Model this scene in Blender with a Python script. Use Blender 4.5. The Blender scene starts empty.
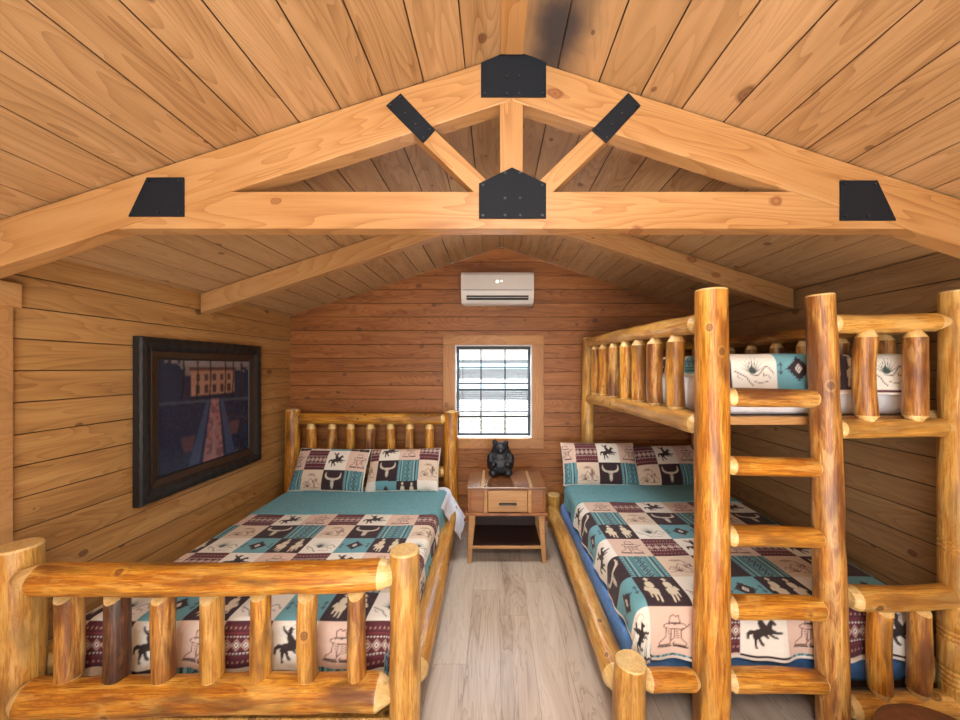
import bpy, bmesh, math, random
import numpy as np
from mathutils import Vector, Matrix, Quaternion, noise

random.seed(7)
PI = math.pi
S = bpy.context.scene
COL = S.collection
H = 1.65            # eye height
F = 360.0           # focal length in pixels
VX, VY = 495.0, 367.0


def at(px, py, Y):
    return Vector(((px - VX) / F * Y, Y, H - (py - VY) / F * Y))


def sX(px, Y):
    return (px - VX) / F * Y


def sZ(py, Y):
    return H - (py - VY) / F * Y


# ------------------------------------------------------------------ room sizes
XL, XR, YB, YR = -2.19, 2.22, 3.85, -2.3
RX, RZ, SL = 0.067, 2.93, 0.325


def ceil_z(x):
    return RZ - SL * abs(x - RX)


# ------------------------------------------------------------------ materials
class NT:
    def __init__(self, name):
        self.m = bpy.data.materials.new(name)
        self.m.use_nodes = True
        self.t = self.m.node_tree
        self.t.nodes.clear()
        self.out = self.t.nodes.new('ShaderNodeOutputMaterial')
        self.b = self.t.nodes.new('ShaderNodeBsdfPrincipled')
        self.t.links.new(self.b.outputs[0], self.out.inputs[0])

    def n(self, kind, **kw):
        nd = self.t.nodes.new(kind)
        for k, v in kw.items():
            setattr(nd, k, v)
        return nd

    def put(self, sock, v):
        if isinstance(v, bpy.types.NodeSocket):
            self.t.links.new(v, sock)
        elif v is not None:
            sock.default_value = v

    def math(self, op, a, b=None, c=None, clamp=False):
        nd = self.n('ShaderNodeMath', operation=op, use_clamp=clamp)
        for i, v in enumerate((a, b, c)):
            self.put(nd.inputs[i], v)
        return nd.outputs[0]

    def comb(self, x, y, z):
        nd = self.n('ShaderNodeCombineXYZ')
        for i, v in enumerate((x, y, z)):
            self.put(nd.inputs[i], v)
        return nd.outputs[0]

    def obj(self):
        tc = self.n('ShaderNodeTexCoord')
        sp = self.n('ShaderNodeSeparateXYZ')
        self.t.links.new(tc.outputs['Object'], sp.inputs[0])
        return tc.outputs['Object'], sp.outputs

    def noise(self, vec, scale=1.0, detail=4.0, rough=0.55, dist=0.0):
        nd = self.n('ShaderNodeTexNoise')
        self.put(nd.inputs['Vector'], vec)
        nd.inputs['Scale'].default_value = scale
        nd.inputs['Detail'].default_value = detail
        nd.inputs['Roughness'].default_value = rough
        nd.inputs['Distortion'].default_value = dist
        return nd.outputs[0]

    def white(self, v, dim='1D'):
        nd = self.n('ShaderNodeTexWhiteNoise', noise_dimensions=dim)
        self.put(nd.inputs['W' if dim == '1D' else 'Vector'], v)
        return nd.outputs[0]

    def voro(self, vec, scale=1.0, dim='3D'):
        nd = self.n('ShaderNodeTexVoronoi', voronoi_dimensions=dim)
        self.put(nd.inputs['Vector'], vec)
        nd.inputs['Scale'].default_value = scale
        return nd.outputs['Distance'], nd.outputs['Color']

    def ramp(self, f, stops, interp='LINEAR'):
        nd = self.n('ShaderNodeValToRGB')
        self.put(nd.inputs[0], f)
        cr = nd.color_ramp
        cr.interpolation = interp
        while len(cr.elements) < len(stops):
            cr.elements.new(0.5)
        for e, (p, c) in zip(cr.elements, stops):
            e.position = p
            e.color = (*c, 1) if len(c) == 3 else c
        return nd.outputs[0]

    def mix(self, f, a, b, mode='MIX'):
        nd = self.n('ShaderNodeMix', data_type='RGBA', blend_type=mode)
        self.put(nd.inputs[0], f)
        self.put(nd.inputs[6], a if isinstance(a, bpy.types.NodeSocket) else (*a, 1))
        self.put(nd.inputs[7], b if isinstance(b, bpy.types.NodeSocket) else (*b, 1))
        return nd.outputs[2]

    def bump(self, h, strength=0.3, dist=0.01):
        nd = self.n('ShaderNodeBump')
        nd.inputs['Strength'].default_value = strength
        nd.inputs['Distance'].default_value = dist
        self.put(nd.inputs['Height'], h)
        self.t.links.new(nd.outputs[0], self.b.inputs['Normal'])

    def fin(self, col=None, rough=0.5, **kw):
        if col is not None:
            self.put(self.b.inputs['Base Color'], col if isinstance(col, bpy.types.NodeSocket) else (*col, 1))
        self.put(self.b.inputs['Roughness'], rough)
        for k, v in kw.items():
            self.put(self.b.inputs[k.replace('_', ' ')], v)
        return self.m


def g(v):
    """grey triple"""
    return (v, v, v)


def plank_mat(name, along, across, w, off, pal, knot=(0.12, 0.045, 0.018), rough=0.5, kscale=2.3, tint=0.25,
              groove=(0.05, 0.022, 0.01), dark_patch=None, vary=None, contrast=1.0):
    """painted-on boards: along / across are axis numbers of the object's own coordinates"""
    k = NT(name)
    vec, xyz = k.obj()
    a, b = xyz[along], xyz[across]
    bi = k.math('DIVIDE', k.math('SUBTRACT', b, off), w)
    idx = k.math('FLOOR', bi)
    fr = k.math('FRACT', bi)
    rnd = k.white(idx)
    a2 = k.math('ADD', a, k.math('MULTIPLY', rnd, 57.0))
    big = k.noise(k.comb(k.math('MULTIPLY', a2, 1.1), k.math('MULTIPLY', b, 13.0), idx), 1.0, 3, 0.5, 0.6)
    # cathedral grain: rings of a slowly drifting field
    field = k.noise(k.comb(k.math('MULTIPLY', a2, 0.75), k.math('MULTIPLY', b, 5.0), idx), 1.0, 2, 0.5, 0.3)
    rings = k.math('FRACT', k.math('MULTIPLY', field, 22.0))
    rings = k.math('POWER', rings, 2.2)
    fine = k.noise(k.comb(k.math('MULTIPLY', a2, 5.0), k.math('MULTIPLY', b, 190.0), idx), 1.0, 2, 0.6)
    f = k.math('ADD', k.math('MULTIPLY', big, 0.75),
               k.math('ADD', k.math('MULTIPLY', rings, 0.22 * contrast), k.math('MULTIPLY', fine, 0.36 * contrast)))
    f = k.math('ADD', k.math('SUBTRACT', f, 0.14), k.math('MULTIPLY', k.math('SUBTRACT', rnd, 0.5), tint))
    col = k.ramp(f, [(0.25, pal[0]), (0.5, pal[1]), (0.78, pal[2])])
    if vary:
        big2 = k.noise(k.comb(a, b, 3.0), 0.9, 3, 0.6)
        col = k.mix(k.math('MULTIPLY', k.math('SUBTRACT', big2, 0.45, clamp=True), 2.2, clamp=True), col, vary)
    # knots
    wob = k.noise(k.comb(a2, b, idx), 9.0, 2)
    kv = k.comb(k.math('ADD', k.math('MULTIPLY', a2, 0.72), k.math('MULTIPLY', wob, 0.03)),
                k.math('ADD', b, k.math('MULTIPLY', wob, 0.02)), 0.0)
    d, c = k.voro(kv, kscale, '2D')
    sp = k.n('ShaderNodeSeparateColor')
    k.put(sp.inputs[0], c)
    size = k.math('MULTIPLY', sp.outputs[0], 0.075)
    dn = k.math('DIVIDE', d, k.math('ADD', size, 0.004))
    kf = k.ramp(dn, [(0.0, g(1.0)), (0.35, g(0.75)), (0.6, g(0.95)), (0.85, g(0.35)), (1.0, g(0.0))])
    col = k.mix(k.math('MULTIPLY', kf, 0.9), col, knot)
    if dark_patch:
        (sa, sb, ra, rb), scol, amt = dark_patch
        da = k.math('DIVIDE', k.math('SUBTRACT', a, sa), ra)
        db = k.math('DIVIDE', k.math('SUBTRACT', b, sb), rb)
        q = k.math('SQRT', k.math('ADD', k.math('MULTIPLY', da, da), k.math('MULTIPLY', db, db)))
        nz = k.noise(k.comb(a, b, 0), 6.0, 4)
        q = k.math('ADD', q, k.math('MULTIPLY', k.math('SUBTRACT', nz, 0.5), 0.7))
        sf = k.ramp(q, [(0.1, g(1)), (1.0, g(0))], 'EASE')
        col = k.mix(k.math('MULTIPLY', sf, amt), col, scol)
    edge = k.math('LESS_THAN', k.math('MINIMUM', fr, k.math('SUBTRACT', 1.0, fr)), 0.0022 / w)
    col = k.mix(edge, col, groove)
    k.bump(k.math('ADD', k.math('MULTIPLY', fine, 0.6), k.math('MULTIPLY', rings, 0.25)), 0.12, 0.004)
    return k.fin(col, rough)


def log_mat(name, pal, rough=0.38, dark=(0.10, 0.035, 0.012), darkamt=0.7, coat=0.3):
    k = NT(name)
    vec, xyz = k.obj()
    oi = k.n('ShaderNodeObjectInfo')
    r = k.math('MULTIPLY', oi.outputs['Random'], 61.0)
    z = k.math('ADD', xyz[2], r)
    x, y = xyz[0], xyz[1]
    ang = k.comb(k.math('MULTIPLY', x, 24.0), k.math('MULTIPLY', y, 24.0), k.math('MULTIPLY', z, 2.2))
    n1 = k.noise(ang, 1.0, 5, 0.62, 0.9)
    fine = k.noise(k.comb(k.math('MULTIPLY', x, 150.0), k.math('MULTIPLY', y, 150.0), k.math('MULTIPLY', z, 7.0)), 1.0, 3, 0.6)
    n2 = k.noise(k.comb(k.math('MULTIPLY', x, 12.0), k.math('MULTIPLY', y, 12.0), k.math('MULTIPLY', z, 3.0)), 1.0, 3, 0.5)
    f = k.math('ADD', k.math('MULTIPLY', n1, 0.78), k.math('MULTIPLY', fine, 0.24))
    f = k.math('ADD', f, k.math('MULTIPLY', k.math('SUBTRACT', oi.outputs['Random'], 0.5), 0.06))
    col = k.ramp(f, [(0.32, pal[0]), (0.46, pal[1]), (0.58, pal[2]), (0.72, pal[3])])
    con = k.math('FRACT', k.math('MULTIPLY', n1, 7.0))
    ln = k.ramp(con, [(0.0, g(1.0)), (0.16, g(0.25)), (0.30, g(0.0)), (0.93, g(0.0)), (1.0, g(0.8))])
    col = k.mix(k.math('MULTIPLY', ln, 0.62), col, pal[0])
    fl_ = k.ramp(fine, [(0.36, g(1.0)), (0.50, g(0.0))])
    col = k.mix(k.math('MULTIPLY', fl_, 0.75), col, pal[0])
    pale = k.noise(k.comb(k.math('MULTIPLY', x, 16.0), k.math('MULTIPLY', y, 16.0), k.math('MULTIPLY', z, 2.6)), 1.0, 4, 0.65, 1.5)
    col = k.mix(k.math('MULTIPLY', k.ramp(pale, [(0.53, g(0.0)), (0.60, g(1.0))]), 0.38), col, pal[3])
    st = k.ramp(k.math('ADD', k.math('MULTIPLY', n2, 0.8), k.math('MULTIPLY', fine, 0.25)), [(0.53, g(0)), (0.64, g(1))])
    col = k.mix(k.math('MULTIPLY', st, darkamt), col, dark)
    d, c = k.voro(k.comb(x, y, k.math('MULTIPLY', z, 0.8)), 6.5)
    sp = k.n('ShaderNodeSeparateColor')
    k.put(sp.inputs[0], c)
    dn = k.math('DIVIDE', d, k.math('ADD', k.math('MULTIPLY', sp.outputs[1], 0.20), 0.04))
    kf = k.ramp(dn, [(0.0, g(0.9)), (0.3, g(0.5)), (0.45, g(0.9)), (0.6, g(0.0))])
    halo = k.ramp(dn, [(0.5, g(0)), (0.75, g(0.22)), (1.25, g(0))])
    col = k.mix(halo, col, pal[3])
    col = k.mix(kf, col, (0.13, 0.04, 0.012))
    k.bump(k.math('ADD', k.math('MULTIPLY', n1, 1.2), k.math('MULTIPLY', fine, 0.4)), 0.5, 0.010)
    return k.fin(col, rough, Coat_Weight=coat, Coat_Roughness=0.25)


def lumber_mat(name, pal, rough=0.45):
    k = NT(name)
    vec, xyz = k.obj()
    oi = k.n('ShaderNodeObjectInfo')
    r = k.math('MULTIPLY', oi.outputs['Random'], 43.0)
    x = k.math('ADD', xyz[0], r)
    y, z = xyz[1], xyz[2]
    field = k.noise(k.comb(k.math('MULTIPLY', x, 0.7), k.math('MULTIPLY', y, 3.0), k.math('MULTIPLY', z, 6.0)), 1.0, 2, 0.5, 0.4)
    rings = k.math('POWER', k.math('FRACT', k.math('MULTIPLY', field, 16.0)), 2.0)
    fine = k.noise(k.comb(k.math('MULTIPLY', x, 5.0), k.math('MULTIPLY', y, 160.0), k.math('MULTIPLY', z, 160.0)), 1.0, 3, 0.6)
    f = k.math('ADD', k.math('MULTIPLY', field, 0.5), k.math('ADD', k.math('MULTIPLY', rings, 0.22), k.math('MULTIPLY', fine, 0.3)))
    col = k.ramp(f, [(0.25, pal[0]), (0.5, pal[1]), (0.75, pal[2])])
    wob = k.noise(vec, 12.0, 2)
    d, c = k.voro(k.comb(k.math('ADD', k.math('MULTIPLY', x, 0.7), k.math('MULTIPLY', wob, 0.04)), k.math('MULTIPLY', y, 0.5), z), 5.2)
    sp = k.n('ShaderNodeSeparateColor')
    k.put(sp.inputs[0], c)
    dn = k.math('DIVIDE', d, k.math('ADD', k.math('MULTIPLY', sp.outputs[0], 0.17), 0.015))
    kf = k.ramp(dn, [(0.0, g(0.9)), (0.4, g(0.45)), (0.6, g(0.85)), (0.9, g(0))])
    col = k.mix(kf, col, (0.20, 0.055, 0.018))
    k.bump(k.math('ADD', rings, fine), 0.06, 0.004)
    return k.fin(col, rough, Coat_Weight=0.15, Coat_Roughness=0.35)


def plain(name, col, rough=0.5, bump=0.0, bscale=60.0, var=0.12, **kw):
    k = NT(name)
    vec, xyz = k.obj()
    n = k.noise(vec, bscale, 4)
    lo = tuple(c * (1 - var) for c in col)
    hi = tuple(min(1, c * (1 + var)) for c in col)
    c = k.ramp(n, [(0.3, lo), (0.7, hi)])
    if bump:
        k.bump(n, bump, 0.005)
    return k.fin(c, rough, **kw)


def floor_mat():
    k = NT('laminate_floor')
    vec, xyz = k.obj()
    w, L = 0.19, 1.25
    bi = k.math('DIVIDE', k.math('SUBTRACT', xyz[0], 0.03), w)
    idx = k.math('FLOOR', bi)
    fr = k.math('FRACT', bi)
    r0 = k.white(idx)
    li = k.math('ADD', k.math('DIVIDE', xyz[1], L), k.math('MULTIPLY', r0, 5.3))
    lidx = k.math('FLOOR', li)
    lfr = k.math('FRACT', li)
    rnd = k.white(k.comb(idx, lidx, 0.0), '3D')
    a = k.math('ADD', xyz[1], k.math('MULTIPLY', rnd, 40.0))
    b = xyz[0]
    field = k.noise(k.comb(k.math('MULTIPLY', b, 7.0), k.math('MULTIPLY', a, 1.0), rnd), 1.0, 3, 0.55, 1.2)
    rings = k.math('POWER', k.math('FRACT', k.math('MULTIPLY', field, 9.0)), 3.0)
    fine = k.noise(k.comb(k.math('MULTIPLY', b, 120.0), k.math('MULTIPLY', a, 3.0), rnd), 1.0, 3, 0.6)
    f = k.math('ADD', k.math('MULTIPLY', field, 0.6), k.math('ADD', k.math('MULTIPLY', rings, 0.15), k.math('MULTIPLY', fine, 0.25)))
    f = k.math('ADD', f, k.math('MULTIPLY', k.math('SUBTRACT', rnd, 0.5), 0.16))
    col = k.ramp(f, [(0.28, (0.64, 0.57, 0.49)), (0.5, (0.52, 0.435, 0.355)), (0.72, (0.28, 0.21, 0.155))])
    e1 = k.math('LESS_THAN', k.math('MINIMUM', fr, k.math('SUBTRACT', 1.0, fr)), 0.008)
    e2 = k.math('LESS_THAN', lfr, 0.002)
    col = k.mix(k.math('MULTIPLY', k.math('MAXIMUM', e1, e2), 0.55), col, (0.17, 0.12, 0.08))
    k.bump(fine, 0.05, 0.003)
    return k.fin(col, 0.30)


def fabric_mat(name, attr='pattern'):
    k = NT(name)
    vec, xyz = k.obj()
    at_ = k.n('ShaderNodeAttribute', attribute_name=attr)
    q = k.noise(vec, 55.0, 3, 0.6)
    q2 = k.noise(vec, 18.0, 2, 0.5)
    w = k.noise(vec, 420.0, 1)
    col = k.mix(0.12, at_.outputs['Color'], k.ramp(w, [(0.3, g(0.55)), (0.7, g(1.0))]), 'MULTIPLY')
    k.bump(k.math('ADD', k.math('MULTIPLY', q, 0.6), q2), 0.5, 0.010)
    return k.fin(col, 0.92, Sheen_Weight=0.06, Sheen_Roughness=0.5)


def cloth_mat(name, col, bump=0.3, scale=40.0, rough=0.9, **kw):
    k = NT(name)
    vec, xyz = k.obj()
    q = k.noise(vec, scale, 3)
    c = k.ramp(q, [(0.3, tuple(x * 0.88 for x in col)), (0.7, tuple(min(1, x * 1.1) for x in col))])
    k.bump(q, bump, 0.008)
    return k.fin(c, rough, **kw)


M = {}
WPAL = [(0.56, 0.325, 0.120), (0.44, 0.23, 0.072), (0.27, 0.125, 0.034)]
BPAL = [(0.43, 0.17, 0.048), (0.31, 0.11, 0.026), (0.17, 0.053, 0.011)]
CPAL = [(0.52, 0.325, 0.165), (0.41, 0.238, 0.108), (0.255, 0.13, 0.05)]
M['wall_side'] = plank_mat('pine_wall_boards', 1, 2, 0.147, 1.78 - 0.147 * 12, WPAL, tint=0.14, vary=(0.42, 0.25, 0.11))
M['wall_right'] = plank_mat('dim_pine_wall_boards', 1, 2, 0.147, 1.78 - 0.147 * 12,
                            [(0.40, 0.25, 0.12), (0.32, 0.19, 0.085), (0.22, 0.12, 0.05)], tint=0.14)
M['wall_back'] = plank_mat('red_pine_wall_boards', 0, 2, 0.1465, 1.746 - 0.1465 * 11, BPAL, tint=0.12, kscale=2.8)
M['ceil'] = plank_mat('pine_ceiling_boards', 1, 0, 0.178, 0.02, CPAL, tint=0.16, kscale=2.6, vary=(0.50, 0.31, 0.15))
M['floor'] = floor_mat()
LPAL = [(0.80, 0.50, 0.125), (0.68, 0.325, 0.036), (0.50, 0.18, 0.014), (0.25, 0.072, 0.006)]
M['log'] = log_mat('varnished_log', [LPAL[3], LPAL[2], LPAL[1], LPAL[0]])
M['log_pale'] = log_mat('pale_varnished_log', [(0.34, 0.13, 0.018), (0.56, 0.275, 0.046), (0.67, 0.38, 0.085), (0.77, 0.52, 0.19)], darkamt=0.5)
M['log_rough'] = log_mat('bark_streaked_log', [(0.17, 0.055, 0.010), (0.37, 0.14, 0.022), (0.58, 0.27, 0.05), (0.76, 0.50, 0.17)], darkamt=0.9, dark=(0.13, 0.04, 0.012))
M['log_bark'] = log_mat('dark_bark_log', [(0.022, 0.008, 0.004), (0.045, 0.015, 0.007), (0.08, 0.027, 0.011), (0.22, 0.10, 0.04)], darkamt=0.5)
M['cut'] = log_mat('pale_cut_log', [(0.62, 0.38, 0.12), (0.76, 0.52, 0.20), (0.80, 0.58, 0.25), (0.84, 0.66, 0.36)], darkamt=0.1)
M['lumber'] = lumber_mat('truss_lumber', [(0.51, 0.292, 0.122), (0.42, 0.212, 0.073), (0.28, 0.115, 0.03)])
M['plate'] = plain('black_steel_plate', (0.007, 0.010, 0.016), 0.7, 0.05, 200, Specular_IOR_Level=0.25)
M['bolt'] = plain('steel_bolt', (0.06, 0.065, 0.075), 0.4, Metallic=0.8)
M['white_sheet'] = cloth_mat('white_sheet_cloth', (0.72, 0.72, 0.76), 0.4, 14)
M['teal'] = cloth_mat('teal_quilt_backing', (0.15, 0.365, 0.43), 0.45, 45)
M['blue_ticking'] = cloth_mat('shiny_blue_mattress_cover', (0.085, 0.235, 0.56), 0.8, 30, 0.20)
M['piping'] = cloth_mat('cream_piping', (0.66, 0.60, 0.50), 0.2, 60)
M['quilt'] = fabric_mat('patchwork_quilt_cloth')
M['black_frame'] = plain('ebony_frame', (0.011, 0.010, 0.010), 0.55, 0.25, 45)
M['brown_liner'] = plain('dark_brown_liner', (0.040, 0.018, 0.008), 0.5, 0.2, 30)
M['walnut'] = lumber_mat('nightstand_wood', [(0.38, 0.16, 0.045), (0.28, 0.105, 0.028), (0.15, 0.05, 0.012)], 0.30)
M['walnut_dark'] = lumber_mat('nightstand_top_wood', [(0.24, 0.10, 0.04), (0.17, 0.065, 0.025), (0.10, 0.035, 0.012)], 0.22)
for n_ in M['walnut_dark'].node_tree.nodes:
    if n_.type == 'BSDF_PRINCIPLED':
        n_.inputs['Coat Weight'].default_value = 1.0
        n_.inputs['Coat Roughness'].default_value = 0.16
M['stripe'] = lumber_mat('pale_inlay_wood', [(0.60, 0.40, 0.2), (0.50, 0.32, 0.15), (0.42, 0.25, 0.1)], 0.2)
M['darkwood'] = plain('dark_stained_panel', (0.035, 0.014, 0.010), 0.5)
M['black'] = plain('black_resin', (0.008, 0.010, 0.015), 0.45, 0.6, 40)
M['white_plastic'] = plain('white_plastic', (0.70, 0.66, 0.62), 0.35, var=0.02)
M['dark_vent'] = plain('dark_vent', (0.02, 0.018, 0.016), 0.6)
M['vinyl'] = plain('white_vinyl', (0.75, 0.75, 0.76), 0.4, var=0.03)
M['black_metal'] = plain('black_window_bar', (0.015, 0.016, 0.018), 0.45)
M['leather'] = plain('brown_suede', (0.17, 0.07, 0.028), 0.75, 0.3, 25, 0.25)
M['trimwood'] = lumber_mat('casing_wood', [(0.55, 0.30, 0.12), (0.46, 0.24, 0.085), (0.36, 0.17, 0.055)])
M['redtrim'] = lumber_mat('window_casing_wood', [(0.50, 0.23, 0.06), (0.40, 0.17, 0.04), (0.28, 0.105, 0.025)])
M['siding'] = plain('cream_siding', (0.11, 0.107, 0.10), 0.8)
M['teal_paint'] = plain('pale_blue_paint', (0.045, 0.095, 0.12), 0.7)
M['gravel'] = plain('pale_gravel', (0.05, 0.047, 0.044), 0.95, 0.4, 8)
k = NT('window_glass')
M['glass'] = k.fin((0.95, 0.97, 0.98), 0.02)
tp = k.n('ShaderNodeBsdfTransparent')
tp.inputs[0].default_value = (0.96, 0.98, 0.98, 1)
gl_ = k.n('ShaderNodeBsdfGlossy')
gl_.inputs['Roughness'].default_value = 0.02
mx = k.n('ShaderNodeMixShader')
mx.inputs[0].default_value = 0.06
k.t.links.new(tp.outputs[0], mx.inputs[1])
k.t.links.new(gl_.outputs[0], mx.inputs[2])
k.t.links.new(mx.outputs[0], k.out.inputs[0])
k = NT('blind_slat')
M['slat'] = k.fin((0.62, 0.63, 0.65), 0.5, Transmission_Weight=0.0)
tr = k.n('ShaderNodeBsdfTranslucent')
tr.inputs[0].default_value = (0.55, 0.58, 0.62, 1)
mx = k.n('ShaderNodeMixShader')
mx.inputs[0].default_value = 0.5
k.t.links.new(k.b.outputs[0], mx.inputs[1])
k.t.links.new(tr.outputs[0], mx.inputs[2])
k.t.links.new(mx.outputs[0], k.out.inputs[0])
k = NT('small_indicator_light')
M['led'] = k.fin((0.9, 0.95, 0.95), 0.3, Emission_Color=(0.85, 1.0, 0.98, 1), Emission_Strength=1.2)


# ------------------------------------------------------------------ object helpers
def empty(name, loc, label, cat, group=None):
    o = bpy.data.objects.new(name, None)
    o.empty_display_size = 0.1
    COL.objects.link(o)
    o.location = loc
    tag(o, label, cat, group)
    return o


def tag(o, label=None, cat=None, group=None, kind=None):
    for kk, v in (('label', label), ('category', cat), ('group', group), ('kind', kind)):
        if v:
            o[kk] = v
    return o


def world_loc(o):
    v = Vector(o.location)
    while o.parent is not None:
        o = o.parent
        v = v + Vector(o.location)
    return v


def link(name, me, mats, parent=None, loc=(0, 0, 0), rot=None):
    """mesh data in its own axes, placed at a WORLD location (every parent is only translated)"""
    o = bpy.data.objects.new(name, me)
    COL.objects.link(o)
    if not isinstance(mats, (list, tuple)):
        mats = [mats]
    for m in mats:
        if me.materials.find(m.name) < 0 or len(me.materials) < len(mats):
            me.materials.append(m)
    loc = Vector(loc)
    if parent is not None:
        loc = loc - world_loc(parent)
        o.parent = parent
    o.location = loc
    if rot is not None:
        o.rotation_mode = 'QUATERNION'
        o.rotation_quaternion = rot
    return o


def smooth(me, flag=True):
    me.polygons.foreach_set('use_smooth', [flag] * len(me.polygons))


def mesh_py(name, verts, faces, mat_idx=None, smooth_flag=False):
    me = bpy.data.meshes.new(name)
    me.from_pydata([tuple(v) for v in verts], [], faces)
    if mat_idx is not None:
        me.polygons.foreach_set('material_index', mat_idx)
    if smooth_flag:
        smooth(me)
    me.update()
    return me


def bm_box(bm, x0, x1, y0, y1, z0, z1):
    vs = [bm.verts.new(p) for p in ((x0, y0, z0), (x1, y0, z0), (x1, y1, z0), (x0, y1, z0),
                                    (x0, y0, z1), (x1, y0, z1), (x1, y1, z1), (x0, y1, z1))]
    fs = []
    for f in ((0, 3, 2, 1), (4, 5, 6, 7), (0, 1, 5, 4), (1, 2, 6, 5), (2, 3, 7, 6), (3, 0, 4, 7)):
        fs.append(bm.faces.new([vs[i] for i in f]))
    return fs


def box(name, x0, x1, y0, y1, z0, z1, mat, parent=None, bev=0.004, seg=2):
    """world-aligned bevelled board; the object's origin sits in the middle"""
    c = Vector(((x0 + x1) / 2, (y0 + y1) / 2, (z0 + z1) / 2))
    hx, hy, hz = (x1 - x0) / 2, (y1 - y0) / 2, (z1 - z0) / 2
    bm = bmesh.new()
    bm_box(bm, -hx, hx, -hy, hy, -hz, hz)
    if bev:
        bmesh.ops.bevel(bm, geom=bm.edges[:], offset=min(bev, 0.45 * min(2 * hx, 2 * hy, 2 * hz)), segments=seg, affect='EDGES', profile=0.5)
    me = bpy.data.meshes.new(name)
    bm.to_mesh(me)
    bm.free()
    return link(name, me, mat, parent, c)


def prism(name, poly, y0, y1, mat, parent=None, bev=0.0, extra=None, dirx=None):
    """polygon in world X,Z pushed along Y.  dirx: unit direction that becomes the object's own X (the grain)"""
    c = sum((Vector((p[0], 0, p[1])) for p in poly), Vector()) / len(poly)
    c.y = (y0 + y1) / 2
    q = Quaternion()
    if dirx is not None:
        q = Vector((1, 0, 0)).rotation_difference(Vector((dirx[0], 0, dirx[1])).normalized())
    qi = q.inverted()
    bm = bmesh.new()
    A = [bm.verts.new(qi @ (Vector((p[0], y0, p[1])) - c)) for p in poly]
    B = [bm.verts.new(qi @ (Vector((p[0], y1, p[1])) - c)) for p in poly]
    n = len(poly)
    bm.faces.new(A)
    bm.faces.new(B[::-1])
    for i in range(n):
        bm.faces.new((A[i], B[i], B[(i + 1) % n], A[(i + 1) % n]))
    bmesh.ops.recalc_face_normals(bm, faces=bm.faces[:])
    if bev:
        bmesh.ops.bevel(bm, geom=bm.edges[:], offset=bev, segments=2, affect='EDGES', profile=0.5)
    mats = [mat]
    if extra:
        for (x, z, r, m) in extra:                       # bolt heads on the front
            mtx = Matrix.Translation(qi @ (Vector((x, y0 - 0.002, z)) - c)) @ Matrix.Rotation(PI / 2, 4, 'X')
            geo = bmesh.ops.create_cone(bm, cap_ends=True, segments=10, radius1=r, radius2=r * 0.8, depth=0.006, matrix=mtx)
            for v in geo['verts']:
                for f in v.link_faces:
                    f.material_index = 1
        mats.append(extra[0][3])
    me = bpy.data.meshes.new(name)
    bm.to_mesh(me)
    bm.free()
    return link(name, me, mats, parent, c, q)


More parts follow.
